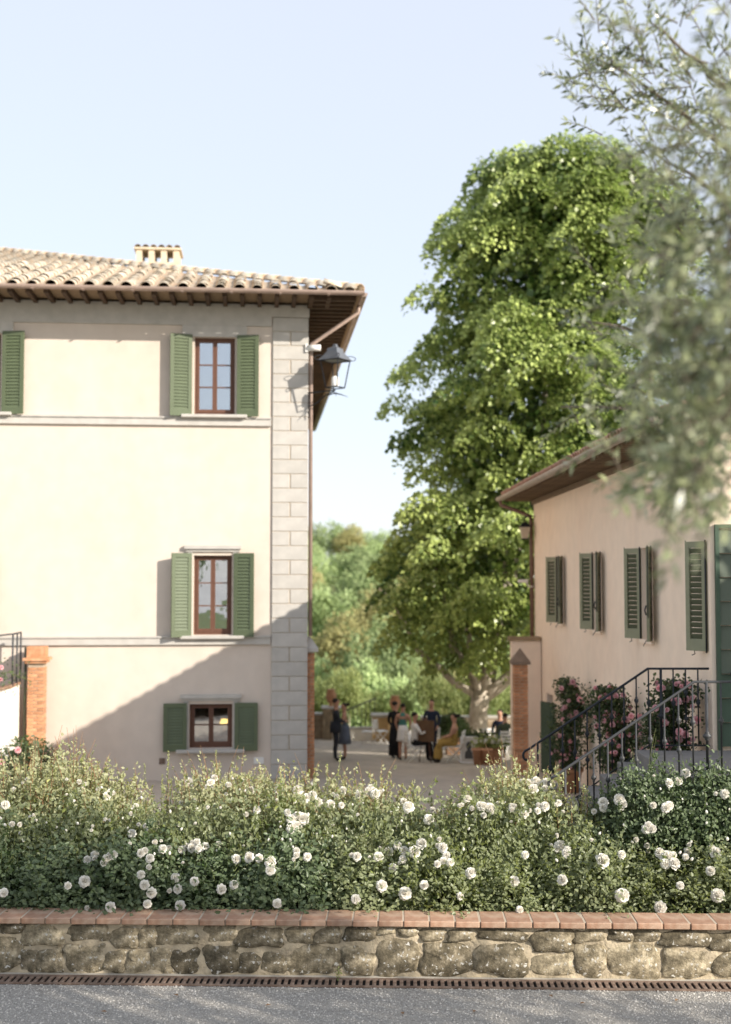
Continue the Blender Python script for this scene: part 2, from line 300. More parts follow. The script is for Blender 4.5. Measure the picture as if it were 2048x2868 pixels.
# window openings on the front (local x centre, z0, z1, half width)
OPEN = [(-2.07, 7.85, 9.60, .45), (-2.08, 2.94, 4.70, .42), (-2.10, .45, 1.42, .47), (-7.22, 7.85, 9.60, .45), (-7.66, 2.94, 4.70, .42)]
def wall_with_holes(x0, x1, z0, z1, holes, th, y0=0.0):
    """front wall as a sheet of blocks round the openings, with real thickness"""
    mb = MB(); xs = sorted({x0, x1} | {h[0]-h[3] for h in holes} | {h[0]+h[3] for h in holes})
    for a, b in zip(xs[:-1], xs[1:]):
        cut = sorted([(h[1], h[2]) for h in holes if h[0]-h[3] < (a+b)/2 < h[0]+h[3]]); z = z0
        for c0, c1 in cut: mb.box(a, b, y0, y0+th, z, c0); z = c1
        mb.box(a, b, y0, y0+th, z, z1)
    return mb
wall_with_holes(-VW, 0, -1.2, ZT, OPEN, .35).build('front_wall', M_CREAM, villa)
B(-.35, 0, .36, VD, -2.2, ZT).build('side_wall', M_CREAM, villa)
B(-VW, -.36, VD-.35, VD, -2.2, ZT).build('rear_wall', M_CREAM, villa)
B(-VW, -VW+.35, .36, VD-.36, -1.2, ZT).build('side_wall', M_CREAM, villa)
B(-VW, -.80, -.05, -.001, 9.86, ZT-.002).build('frieze', M_PIETRA, villa)
B(-.80, .05, -.052, -.001, 10.08, ZT-.004).build('frieze', M_PIETRA, villa)
for c, h in ((-2.07, .72), (-7.22, .72)): B(c-h, c+h, -.046, -.001, 9.60, 9.858).build('window_head', M_PIETRA, villa)
for z in (7.60, 2.73):
    B(-VW, -.80, -.07, -.001, z, z+.15).build('string_course', M_PIETRA, villa); B(-VW, -.80, -.10, -.002, z+.152, z+.19).build('string_course_cap', M_PIETRA, villa)
# quoin of cut blocks at the corner
qa = MB().cbox(-.775, .03, -.045, .0, 0, .312, .012).mesh('quoin_block', M_PIETRA); ql = MB().cbox(-.775, -.385, -.045, 0, 0, .312, .012).mesh('quoin_block', M_PIETRA); qr = MB().cbox(-.365, .03, -.045, 0, 0, .312, .012).mesh('quoin_block', M_PIETRA)
B(-.775, .02, -.03, -.001, -.5, 10.05).build('quoin_backing', M_MORTAR, villa)
for i in range(32):
    z = -.24 + i*.3225
    if z > 9.76: break
    if i % 2: inst('quoin_block', qa, villa, (0, 0, z))
    else: inst('quoin_block', ql, villa, (0, 0, z)); inst('quoin_block', qr, villa, (0, 0, z))
# shutters ------------------------------------------------------------
LEAFM = {}
def shutter_leaf(parent, hinge, z0, z1, wd, side, ang, mfr, nsl, th=.04):
    """louvred leaf hinged at hinge (x,y); side -1 opens to the left; ang = angle off the wall"""
    key = (round(wd, 3), round(z1-z0, 3), mfr.name, nsl)
    h = z1 - z0; st = .085; rt, rb = .10, .14
    if key not in LEAFM:
        fr = MB(); fr.box(0, st, -th, 0, 0, h); fr.box(wd-st, wd, -th, 0, 0, h); fr.box(st, wd-st, -th+.002, -.002, 0, rb); fr.box(st, wd-st, -th+.002, -.002, h-rt, h)
        pitch = (h-rt-rb)/nsl; sl = MB(); sl.add([(st+.001, -th+.004, 0), (wd-st-.001, -th+.004, 0), (wd-st-.001, -.006, pitch*1.05), (st+.001, -.006, pitch*1.05), (st+.001, -th+.004, .009), (wd-st-.001, -th+.004, .009), (wd-st-.001, -.006, pitch*1.05+.009), (st+.001, -.006, pitch*1.05+.009)], [(0,3,2,1),(4,5,6,7),(0,1,5,4),(1,2,6,5),(2,3,7,6),(3,0,4,7)])
        LEAFM[key] = (fr.mesh('shutter', mfr), sl.mesh('louvre_slat', mfr), pitch)
    fm, sm, pitch = LEAFM[key]
    o = inst('shutter', fm, parent, (hinge[0], hinge[1], z0))
    o.rotation_euler = (0, 0, -ang if side > 0 else math.pi + ang)
    if side < 0:                                           # mirror so the louvres still face out
        o.rotation_euler = (0, 0, ang); o.scale = (-1, 1, 1)
    for k in range(nsl): inst('louvre_slat', sm, o, (0, 0, rb + k*pitch))
    return o
def villa_window(c, z0, z1, hw, rows, angL, angR, lw, lz0, lz1, nsl):
    win = MB(); y = .14; fw = .055
    win.box(c-hw, c+hw, y, y+.07, z1-.05, z1); win.box(c-hw, c+hw, y, y+.07, z0, z0+.06)
    win.box(c-hw, c-hw+.055, y, y+.07, z0+.06, z1-.05); win.box(c+hw-.055, c+hw, y, y+.07, z0+.06, z1-.05)
    wo = win.build('window', M_WOOD, villa)
    for s in (-1, 1):
        a, b = (c-hw+.057, c-.002) if s < 0 else (c+.002, c+hw-.057); zb, zt = z0+.062, z1-.052
        cs = MB(); cs.box(a, a+.05, y-.015, y+.05, zb, zt); cs.box(b-.05, b, y-.015, y+.05, zb, zt); cs.box(a+.05, b-.05, y-.013, y+.05, zb, zb+.07); cs.box(a+.05, b-.05, y-.013, y+.05, zt-.05, zt)
        hh = (zt-.05-zb-.07)/rows
        for k in range(1, rows): cs.box(a+.05, b-.05, y-.01, y+.045, zb+.07+k*hh-.014, zb+.07+k*hh+.014)
        cs.build('casement', M_WOOD, wo)
        for k in range(rows): B(a+.045, b-.045, y+.015, y+.021, zb+.066+k*hh, zb+.066+(k+1)*hh).build('pane', MATS['glass'], wo)
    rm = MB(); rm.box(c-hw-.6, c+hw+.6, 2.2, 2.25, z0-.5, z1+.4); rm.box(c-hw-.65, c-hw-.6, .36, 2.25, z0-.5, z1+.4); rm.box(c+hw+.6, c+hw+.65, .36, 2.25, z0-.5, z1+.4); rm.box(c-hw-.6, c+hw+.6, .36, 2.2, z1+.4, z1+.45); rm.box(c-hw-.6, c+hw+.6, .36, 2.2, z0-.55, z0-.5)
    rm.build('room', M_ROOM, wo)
    MB().cbox(c-hw-.28, c+hw+.28, -.19, .13, z0-.085, z0-.012, .012).build('sill', M_PIETRA, wo)
    for s, ang in ((-1, angL), (1, angR)):
        shutter_leaf(villa, (c+s*(hw+.055), -.055), lz0, lz1, lw, s, ang, M_GREEN, nsl)
    return wo
villa_window(*OPEN[0], 3, R(14), R(10), .49, 7.80, 9.64, 22)
w2 = villa_window(*OPEN[1], 3, R(26), R(20), .47, 2.90, 4.75, 22)
w1 = villa_window(*OPEN[2], 2, R(5), R(5), .51, .40, 1.45, 13)
villa_window(*OPEN[3], 3, R(14), R(10), .49, 7.80, 9.64, 22)
villa_window(*OPEN[4], 3, R(26), R(20), .47, 2.90, 4.75, 22)
for c, z, hw in ((-2.08, 4.78, .60), (-2.10, 1.49, .64)):
    mb = MB(); mb.box(c-hw, c+hw, -.05, -.001, z, z+.06); mb.box(c-hw-.03, c+hw+.03, -.10, -.001, z+.062, z+.14); mb.build('window_cornice', M_PIETRA, villa)
    for s in (-1, 1): B(c+s*(hw-.10)-.05, c+s*(hw-.10)+.05, -.03, -.001, z-1.84 if z > 4 else z-1.04, z-.002).build('window_jamb', M_PIETRA, villa)
B(-3.22, -3.09, -.02, -.001, .12, .25).build('vent_grille', M_RUST, villa); B(-1.15, -.93, -.03, -.001, .10, .24).build('meter_hatch', M_WHITE, villa)
lamp = thing('table_lamp', 'small lit yellow lamp glowing inside the ground-floor window', 'lamp', VO + Matrix.Rotation(VR, 3, 'Z') @ Vector((-1.82, .75, .60)), VR)
MB().lathe([(.06, 0), (.06, .02), (.012, .04), (.012, .30)]).build('lamp_stem', M_RUST, lamp); MB().lathe([(.12, .28), (.07, .40)], n=14).build('lamp_shade', emit('lamp_glow', (1, .62, .14), 3.0), lamp)
B(-2.4, -1.5, .45, 1.1, .54, .60).build('inner_shelf', M_WOOD, w1)
# roof ------------------------------------------------------------
OV = 1.10; SL = math.tan(R(18.6)); RZ = 10.42
RF = thing  # alias kept short
x0r, x1r, y0r, y1r = -VW-OV, OV, -OV, VD+OV
ridge_y = 9.0; hz = RZ + SL*10.1
roof = MB(); d = 10.1
roof.add([(x1r, y0r, RZ), (x0r, y0r, RZ), (x0r, y1r, RZ), (x1r, y1r, RZ), (x1r-d, y0r+d, hz), (x0r+6, y0r+d, hz), (x0r+6, y1r-d, hz), (x1r-d, y1r-d, hz)],
         [(0, 4, 5, 1), (0, 3, 7, 4), (3, 2, 6, 7), (1, 5, 6, 2), (4, 7, 6, 5)])
# pan tiles: corrugated channels on the front slope, a joined sheet
roofo = roof.build('roof', M_TILEPAN, villa)
def half_tile(r0, r1, L, th=.016, n=6):
    """curved cover tile along +y, wide end at y=0 (down slope)"""
    vs = []; 
    for (r, y) in ((r0, 0), (r1, L)):
        for rr in (r, r-th):
            for k in range(n+1): a = math.pi*k/n; vs.append((rr*math.cos(a), y, rr*math.sin(a)*.92))
    m = n+1; fs = []
    for k in range(n): fs += [(k, k+1, 2*m+k+1, 2*m+k), (m+k+1, m+k, 3*m+k, 3*m+k+1), (k+1, k, m+k, m+k+1), (2*m+k, 2*m+k+1, 3*m+k+1, 3*m+k)]
    mb = MB(); mb.add(vs, fs); mb.smooth = True; return mb
TP, TL = .40, .40                                          # column pitch and exposed length
tm = half_tile(.138, .108, .47).mesh('roof_tile', M_TILE)
sa = math.atan(SL); spots = []
ncol = 36; rows = 27
for i in range(ncol):
    x = x1r - .22 - i*TP
    for j in range(rows):
        s = j*TL; yy = y0r - .03 + s*math.cos(sa)
        if (yy - y0r) > (x1r - x) - .12: break
        if yy > y0r + d - .2: break
        spots.append((j + max(0, (abs(x)-8))*4, x, yy, RZ + .012 + (yy-y0r)*SL))
spots.sort(key=lambda t: t[0])
for _, x, y, z in spots[:300]:
    inst('roof_tile', tm, roofo, (x + random.uniform(-.012, .012), y + random.uniform(-.015, .015), z + random.uniform(0, .012)), (sa + random.uniform(-.03, .03), 0, random.uniform(-.03, .03)), (random.uniform(.95, 1.08), 1, random.uniform(.93, 1.1)))
far = MB(); src = half_tile(.150, .118, .47); rm_ = Matrix.Rotation(sa, 4, 'X')
for _, x, y, z in spots[300:]:
    mtx = Matrix.Translation((x, y, z)) @ rm_; far.add([mtx @ Vector(v) for v in src.v], src.f)
far.smooth = True; tag(far.build('roof_tiles_upper', M_TILE, roofo), kind='stuff')
pans = MB()                                                # upturned channel tiles between, seen at the eave
for i in range(ncol+1):
    x = x1r - .02 - i*TP; L = min(d-.3, max(.3, x1r - x - .1))
    prof = [(-.12, .05), (-.07, .015), (0, .004), (.07, .015), (.12, .05)]
    vs = [(x+p, y0r-.06, RZ+p2) for p, p2 in prof] + [(x+p, y0r-.06+L, RZ+p2+L*SL) for p, p2 in prof]
    pans.add(vs, [(k, k+1, 6+k, 5+k) for k in range(4)])
tag(pans.build('channel_tiles', M_TILEPAN, roofo), kind='stuff')
hip = half_tile(.15, .13, .50).mesh('hip_tile', M_TILE); hd = Vector((-1, 1, SL)).normalized(); hl = math.sqrt(2+SL*SL)*d
hq = hd.to_track_quat('Y', 'Z')
for k in range(int(hl/.42)):
    p = Vector((x1r+.02, y0r-.02, RZ+.06)) + hd*k*.42; o = inst('hip_tile', hip, roofo, p); o.rotation_euler = hq.to_euler()
# right slope cover tiles joined (seen edge on)
rs = MB(); src2 = half_tile(.13, .11, .46); rz90 = Matrix.Rotation(R(90), 4, 'Z')
for i in range(60):
    y = y0r + .3 + i*.38
    for j in range(2):
        mtx = Matrix.Translation((x1r+.03-j*.4*math.cos(sa), y, RZ+.012+j*.4*math.cos(sa)*SL)) @ rz90 @ rm_; rs.add([mtx @ Vector(v) for v in src2.v], src2.f)
rs.smooth = True; tag(rs.build('side_roof_tiles', M_TILE, roofo), kind='stuff')
# eaves: rafters and boards beneath
for k in range(41): 
    x = -VW + .2 + k*.38
    MB().prism([(-OV+.04, RZ-.13), (-.001, RZ-.13+.0), (-.001, RZ-.016), (-OV+.04, RZ-.02)], 'x', x, x+.09).build('rafter', M_DARKWOOD, villa)
for k in range(58):
    y = -.9 + k*.40
    B(.001, OV-.06, y, y+.09, RZ-.14, RZ-.02).build('rafter', M_DARKWOOD, villa)
for k in range(46):
    y = -OV + .02 + k*.50
    B(.002, OV-.02, y, y+.485, RZ-.018, RZ-.004).build('eave_board', M_BOARD, villa)
B(x0r, 0, -OV+.02, -.002, RZ-.014, RZ-.003).build('eave_board', M_BOARD, villa)
MB().prism([(OV-.03, RZ-.12), (OV, RZ-.12), (OV, RZ+.03), (OV-.03, RZ+.03)], 'y', -OV, VD+OV).build('verge_board', M_BOARD, villa)
def gutter(pts, name, parent, m, r=.085):
    mb = MB(); prof = [(math.cos(a)*r, math.sin(a)*r) for a in [math.pi + i*math.pi/8 for i in range(9)]]
    p, q = Vector(pts[0]), Vector(pts[1]); dd = (q-p).normalized(); sd = dd.cross(Vector((0,0,1)))
    vs = [e + sd*a + Vector((0,0,1))*b for e in (p, q) for rr in (1, .93) for a, b in [(x*rr, z*rr) for x, z in prof]]
    fs = [(k, k+1, 18+k+1, 18+k) for k in range(8)] + [(9+k+1, 9+k, 27+k, 27+k+1) for k in range(8)] + [(0, 18, 27, 9), (8, 17, 35, 26)] + [tuple(range(9)), tuple(range(18, 27))]
    mb.add(vs, fs); mb.smooth = False; return mb.build(name, m, parent)
gutter([(x0r, y0r-.10, RZ+.0), (x1r+.10, y0r-.10, RZ+.0)], 'gutter', villa, M_COPPER)
gutter([(x1r+.10, y0r-.0, RZ+.0), (x1r+.10, y1r, RZ+.0)], 'gutter', villa, M_COPPER)
for k in range(9): B(-8+k*1.05, -7.95+k*1.05, y0r-.19, y0r-.02, RZ-.09, RZ-.075).build('gutter_bracket', M_COPPER, villa)
MB().tube([(1.16, -.15, RZ-.07), (1.16, -.15, RZ-.22), (.10, -.02, RZ-.95), (.09, .04, RZ-1.1), (.09, .05, 2.9)], .045, 10).build('downpipe', M_COPPER, villa)
# chimney
ch = thing('chimney', 'square plastered chimney with arched smoke openings on the villa roof', 'chimney', VO, VR)
cx, cy = -3.95, 7.4
bz = RZ + (cy + OV)*SL - .62
B(cx-.62, cx+.62, cy-.45, cy+.45, bz-.6, bz+.45).build('stack', mat('chimney_plaster', (.62, .52, .38), .9, .15, 5), ch)
for k in range(4): x = cx-.60+k*.345; B(x, x+.165, cy-.44, cy+.44, bz+.452, bz+.80).build('brick_pier', mat('chimney_plaster', (0,0,0)), ch)
B(cx-.66, cx+.66, cy-.49, cy+.49, bz+.802, bz+.86).build('cap', mat('chimney_plaster', (0,0,0)), ch)
for k in range(6): inst('cap_tile', tm, ch, (cx-.55+k*.22, cy-.5, bz+.85), (.1, 0, 0), (.7, 2.0, .7))

def vloc(x, y, z): return VO + Matrix.Rotation(VR, 3, 'Z') @ Vector((x, y, z))
# lantern on its bracket
lt = thing('wall_lantern', 'large black iron lantern on a scrolled bracket at the villa corner', 'lantern', vloc(.02, -.10, 8.35), VR + R(-38))
L0 = (.74, 0, 0)
mb = MB(); mb.tube([(0, 0, .0), (.74, 0, .0)], .016, 6); mb.tube([(0, 0, -.32), (.25, 0, -.24), (.50, 0, -.08), (.72, 0, -.02)], .014, 6); mb.tube([(.04, 0, .02), (.04, 0, -.55)], .012, 6); mb.build('bracket', M_IRON, lt)
sp = MB(); 
for a, r_ in ((20, .30), (-50, .22), (200, .2)): sp.tube([(.74, 0, -.06), (.74+math.cos(R(a))*.14, math.sin(R(a))*.14, -.10), (.74+math.cos(R(a))*r_, math.sin(R(a))*r_, -.16)], [.016, .012, .003], 5)
sp.build('leaf_ornament', M_IRON, lt)
fr = MB(); bs, ts, h = .15, .235, .60
cb = [(.74+s*bs, t*bs, .06) for s, t in ((-1,-1),(1,-1),(1,1),(-1,1))]; ct = [(.74+s*ts, t*ts, .06+h) for s, t in ((-1,-1),(1,-1),(1,1),(-1,1))]
for i in range(4): fr.tube([cb[i], ct[i]], .014, 5); fr.tube([cb[i], cb[(i+1) % 4]], .014, 5); fr.tube([ct[i], ct[(i+1) % 4]], .014, 5)
fr.smooth = False; fr.build('frame', M_IRON, lt)
for i in range(4):
    g = MB(); j = (i+1) % 4; inn = lambda p: (.74+(p[0]-.74)*.97, p[1]*.97, p[2]); q = [inn(cb[i]), inn(cb[j]), inn(ct[j]), inn(ct[i])]; inn2 = lambda p: (.74+(p[0]-.74)*.94, p[1]*.94, p[2]); q2 = [inn2(cb[i]), inn2(cb[j]), inn2(ct[j]), inn2(ct[i])]
rf_ = MB(); prof = [(.28, .665), (.20, .76), (.135, .86), (.125, .93), (.05, .97), (.03, 1.03)]
vs = []
for r_, z in prof: vs += [(.74+s*r_, t*r_, z) for s, t in ((-1,-1),(1,-1),(1,1),(-1,1))]
rf_.add(vs, [(i*4+k, i*4+(k+1) % 4, i*4+4+(k+1) % 4, i*4+4+k) for i in range(5) for k in range(4)] + [(3,2,1,0), (20,21,22,23)]); rf_.build('lantern_roof', mat('lead_grey_roof', (.17, .18, .20), .45, .1, 8, metal=.4), lt)
sc_ = MB()
for s, t in ((-1,-1),(1,-1),(1,1),(-1,1)):
    pts = [(.74+s*(.24+.09*math.sin(a)), t*(.24+.09*math.sin(a)), .66+.055*(1-math.cos(a))) for a in np.linspace(0, 4.2, 8)]; sc_.tube(pts, .009, 5)
sc_.build('corner_scroll', M_IRON, lt)
mb = MB(); mb.lathe([(.075, 0), (.08, .02), (.08, .2), (.05, .23)], (.74, 0, .08), 12); mb.build('lamp_globe', M_WHITE, lt)
fl = thing('flood_light', 'white cylindrical floodlight on the villa corner above the lantern', 'light', vloc(.02, -.06, 9.38), VR)
MB().tube([(0, 0, 0), (.28, -.06, 0)], [.07, .07], 12).build('housing', M_WHITE, fl); B(-.06, .0, -.03, .03, -.09, .09).build('mount', M_WHITE, fl)
# brick pillar and gate post by the corner
def brick_pillar(name, label, loc, rz, wx, wy, h, extra=None, ch_=.072, cap=None):
    t = thing(name, label, 'pillar', loc, rz)
    B(-wx/2+.012, wx/2-.012, -wy/2+.012, wy/2-.012, 0, h).build('mortar_core', M_MORTAR, t)
    full = MB().cbox(0, wx*.62-.010, 0, wy, 0, ch_-.012, .004).mesh('brick', M_BRICK); half = MB().cbox(0, wx*.38-.002, 0, wy, 0, ch_-.012, .004).mesh('brick', M_BRICK)
    k = 0
    while (k+1)*ch_ < h:
        j = random.uniform(-.004, .004)
        if k % 2: inst('brick', full, t, (-wx/2+j, -wy/2, k*ch_)); inst('brick', half, t, (-wx/2+wx*.62+.002+j, -wy/2, k*ch_))
        else: inst('brick', half, t, (-wx/2+j, -wy/2, k*ch_)); inst('brick', full, t, (-wx/2+wx*.38+.01+j, -wy/2, k*ch_))
        k += 1
    return t
bp_ = brick_pillar('brick_pillar', 'slim brick pillar with moulded capital against the villa front', vloc(-5.80, -.42, -.15), VR, .35, .35, 2.52)
for i, (e, z0, z1) in enumerate(((.05, 2.525, 2.58), (.09, 2.582, 2.64), (.02, 2.642, 2.88))): B(-.175-e, .175+e, -.175-e, .175+e, z0, z1).build('capital_moulding', M_BRICK, bp_)
MB().tube([vloc(-6.06, -.3, 2.7)-vloc(-5.80, -.42, -.15), vloc(-6.06, -.3, -.1)-vloc(-5.80, -.42, -.15)], .03, 8).build('drain_pipe', mat('green_pipe', (.13, .15, .11), .6), bp_)
gp = brick_pillar('gate_pillar', 'brick gate pillar with stone cap behind the villa corner', vloc(.10, .30, -.5), VR, .18, .40, 3.05)
gc = MB(); gc.box(-.09, .17, -.27, .27, 3.052, 3.13); gc.add([(-.09,-.27,3.132),(.17,-.27,3.132),(.17,.27,3.132),(-.09,.27,3.132),(-.09,-.12,3.38),(.0,-.12,3.38),(.0,.12,3.38),(-.09,.12,3.38)], [(0,3,2,1),(4,5,6,7),(0,1,5,4),(1,2,6,5),(2,3,7,6),(3,0,4,7)]); gc.build('cap_stone', M_PIETRA, gp)
# outside stair at the left edge
os_ = thing('outside_stair', 'white plastered outside stair block with sloping parapet before the villa', 'stairs', vloc(-6.17, -1.35, 0), VR)
MB().prism([(0, -.4), (0, 1.92), (-.5, 1.78), (-3.0, .55), (-3.0, -.4)], 'y', 0, .95).build('stair_wall', M_STAIRW, os_)
MB().prism([(.03, 1.925), (.03, 1.985), (-.52, 1.845), (-3.0, .615), (-3.0, .555), (-.5, 1.785)], 'y', -.03, .98).build('stair_coping', M_COPING, os_)
ra = thing('stair_railing', 'grey iron railing along the white outside stair', 'railing', vloc(-6.17, -1.35, 0), VR)
pts = [(0, 3.05), (-.35, 3.0), (-.8, 2.85), (-1.4, 2.55), (-2.0, 2.25)]
MB().tube([(.0, .05, 3.03), (-.45, .05, 2.98), (-2.5, .05, 1.98)], .02, 6).build('handrail', M_GALV, ra)
MB().tube([(.02, .05, 3.03), (.02, .9, 3.03)], .02, 6).build('handrail', M_GALV, ra)
for x, yy in ((.02, .05), (.02, .5), (.02, .9), (-.30, -.06), (-.75, .05), (-1.2, .05), (-1.65, .05)):
    zb = 1.95 if x > -.1 else float(np.interp(-x, [0, .52, 3], [1.985, 1.845, .615])); zt = 3.03 if x > -.1 else float(np.interp(-x, [0, .45, 2.5], [3.03, 2.98, 1.98]))
    MB().tube([(x, yy, zb-.01 if x != -.30 else 1.55), (x, yy, zt)], .022, 6).build('baluster', M_GALV, ra)
MB().tube([(.02, .05, 2.12), (-.45, .05, 2.05), (-2.5, .05, 1.05)], .012, 6).build('lower_rail', M_GALV, ra)

# ================================================================== RIGHT-HAND HOUSE
HR = R(1.25); HO = Vector((4.822, 17.0, 0))                # local +y runs back along the wall, x into the house
house = thing('farmhouse', 'peach plastered two-storey outbuilding with open louvred shutters and tiled eaves', 'house', HO, HR)
HL, HWD, HT = 15.35, 4.4, 6.42
# windows along the side wall: (y centre) 4.0 m apart
HWIN = [12.0, 7.95, 3.9, -.0]
WC = [11.49, 7.41, 3.49, -.25]
holes = [(c, 3.15, 4.70, .36) for c in WC[:3]]
mbw = MB()
def side_wall_local():
    mb = wall_with_holes(.0, HL, -1.6, HT, [(c, 3.15, 4.70, .36) for c in WC[:3]] + [(13.1, -1.2, 1.35, .45)], .32)
    return [(y, x, z) for x, y, z in mb.v], [f[::-1] for f in mb.f]
v_, f_ = side_wall_local(); mb = MB(); mb.add(v_, f_); mb.build('side_wall', M_PEACH, house)
MB().prism([(.322, -1.0), (HWD, -1.0), (HWD, HT), (HWD/2, HT+.72), (.322, HT)], 'y', 0, .32).build('gable_wall', M_PEACH, house)
MB().prism([(.322, -1.6), (HWD, -1.6), (HWD, HT), (HWD/2, HT+.72), (.322, HT)], 'y', HL-.32, HL).build('gable_wall', M_PEACH, house)
B(HWD-.32, HWD, .322, HL-.322, -1.6, HT).build('side_wall', M_PEACH, house)
B(.33, HWD-.33, .33, HL-.33, 2.7, 2.8).build('inner_floor', M_ROOM, house)
def hshutter(y, z0, z1, ang, side, wd=.40):
    """leaf on the side wall; hinge at y, leaf swings out toward -x. ang measured off the wall"""
    h = z1-z0; th = .045; st = .07; rt, rb = .09, .17; n = 16; key = ('h', round(h, 2), wd)
    if key not in LEAFM:
        fr = MB(); fr.box(0, st, -th, 0, 0, h); fr.box(wd-st, wd, -th, 0, 0, h); fr.box(st, wd-st, -th+.002, -.002, 0, rb); fr.box(st, wd-st, -th+.002, -.002, h-rt, h)
        p = (h-rt-rb)/n; sl = MB(); sl.add([(st+.001, -th+.003, 0), (wd-st-.001, -th+.003, 0), (wd-st-.001, -.004, p*.8), (st+.001, -.004, p*.8), (st+.001, -th+.003, .01), (wd-st-.001, -th+.003, .01), (wd-st-.001, -.004, p*.8+.01), (st+.001, -.004, p*.8+.01)], [(0,3,2,1),(4,5,6,7),(0,1,5,4),(1,2,6,5),(2,3,7,6),(3,0,4,7)])
        LEAFM[key] = (fr.mesh('shutter', M_OLIVEWARM), sl.mesh('louvre_slat', M_SLATSHADE), p)
    fm, sm, p = LEAFM[key]
    o = inst('shutter', fm, house, (-.03, y, z0)); o.rotation_euler = (0, 0, ang)
    for k in range(n): inst('louvre_slat', sm, o, (0, 0, rb + k*p))
    ho = MB(); ho.tube([(wd*.75, -.06, .02), (wd*.8, -.10, -.05), (wd*.95, -.10, -.07)], .007, 5); ho.tube([(wd+.005, -.02, h*.25), (wd+.005, -.02, h+.02)], .008, 5); ho.tube([(wd+.01, -.05, h*.28), (wd+.03, -.07, h*.33), (wd+.01, -.05, h*.38)], .012, 5); ho.build('shutter_hook', M_IRON, o)
    hp = MB().tube([(0, 0, -.02), (0, 0, h+.02)], .012, 6).build('hinge_rod', M_IRON, o)
    return o
for i, c in enumerate(WC):
    # far leaf (at larger y) and near leaf, both standing off the wall
    hshutter(c+.38, 3.15, 4.70, R(90+34), 1, .36); hshutter(c-.38, 3.15, 4.70, R(270-20), -1, .36) if i < 3 else None
    if i < 3:
        wo = MB(); 
        for a, b_ in ((c-.36, c-.31), (c+.31, c+.36)): wo.box(.18, .24, a, b_, 3.15, 4.70)
        wo.box(.18, .24, c-.31, c+.31, 3.15, 3.22); wo.box(.18, .24, c-.31, c+.31, 4.63, 4.70); wo.box(.18, .24, c-.03, c+.03, 3.22, 4.63); wo = wo.build('window', M_WOOD, house)
        for a, b_ in ((c-.31, c-.03), (c+.03, c+.31)): B(.205, .212, a, b_, 3.22, 4.63).build('pane', MATS['glass'], wo)
        B(-.05, .17, c-.42, c+.42, 3.09, 3.148).build('sill', M_PEACH, wo)
# ground-floor doorway leaf
dl = MB(); dl.box(-.62, 0, -.05, 0, -1.0, 1.20); dl.box(-.56, -.06, -.065, -.052, -.8, .1); dl.box(-.56, -.06, -.065, -.052, .25, 1.05); dl.build('door_leaf', M_DGREEN, house, (-.03, 12.3, 0), (0, 0, R(-72)))
# roof: slope facing left with eave along y
hro = MB(); hs = math.tan(R(18)); ox = -.74; ez = HT - .02; rx = HWD/2
hro.prism([(ox, ez+.02), (rx, ez+.02+(rx-ox)*hs), (HWD+.8, ez+.02), (HWD+.8, ez-.03), (rx, ez-.03+(rx-ox)*hs), (ox, ez-.03)], 'y', -.6, HL+.75); hroof = hro.build('roof', mat('pale_soffit', (.34, .25, .17), .9, .2, 9), house)
tmr = half_tile(.105, .085, .46).mesh('roof_tile', M_TILER); ha = math.atan(hs); cnt = 0; rest = MB(); srcr = half_tile(.105, .085, .46)
for j in range(8):
    for i in range(int((HL+1.3)/.23)):
        y = -.5 + i*.23; s = j*.38; x = ox - .04 + s*math.cos(ha); z = ez + .035 + s*math.sin(ha)
        if cnt < 290: inst('roof_tile', tmr, hroof, (x, y+random.uniform(-.01, .01), z+random.uniform(0, .012)), (ha, 0, R(-90)), 1); cnt += 1
        else:
            mtx = Matrix.Translation((x, y, z)) @ Matrix.Rotation(R(-90), 4, 'Z') @ Matrix.Rotation(ha, 4, 'X'); rest.add([mtx @ Vector(v) for v in srcr.v], srcr.f)
rest.smooth = True; tag(rest.build('roof_tiles_upper', M_TILER, hroof), kind='stuff')
gutter([(ox-.09, HL+.75, ez-.02), (ox-.09, -.6, ez-.02)], 'gutter', house, mat('weathered_gutter', (.42, .35, .29), .6, .15, 5, metal=.2), .10)
rfm = MB().prism([(ox+.03, ez-.13), (-.002, ez-.13), (-.002, ez+.21), (ox+.03, ez-.04)], 'y', 0, .085).mesh('rafter', mat('pale_rafter', (.22, .155, .10), .8, .2, 9, rnd=.2))
for k in range(55): inst('rafter', rfm, house, (0, -.55 + k*.30, 0))
B(ox+.03, -.003, -.6, HL+.74, ez-.145, ez-.132).build('eave_board', M_BOARD, house) if False else None
B(-.06, -.001, 0.001, HL, ez-.24, ez-.135).build('eave_moulding', mat('pale_rafter', (0,0,0)), house)
MB().tube([(ox-.09, HL+.45, ez-.10), (ox-.07, HL+.45, ez-.22), (-.35, HL+.2, ez-.42), (-.09, HL-.02, ez-.55), (-.075, HL-.05, ez-.75), (-.075, HL-.05, -1.0)], .055, 10).build('downpipe', M_PIPEBR, house)
def hloc(x, y, z): return HO + Matrix.Rotation(HR, 3, 'Z') @ Vector((x, y, z))
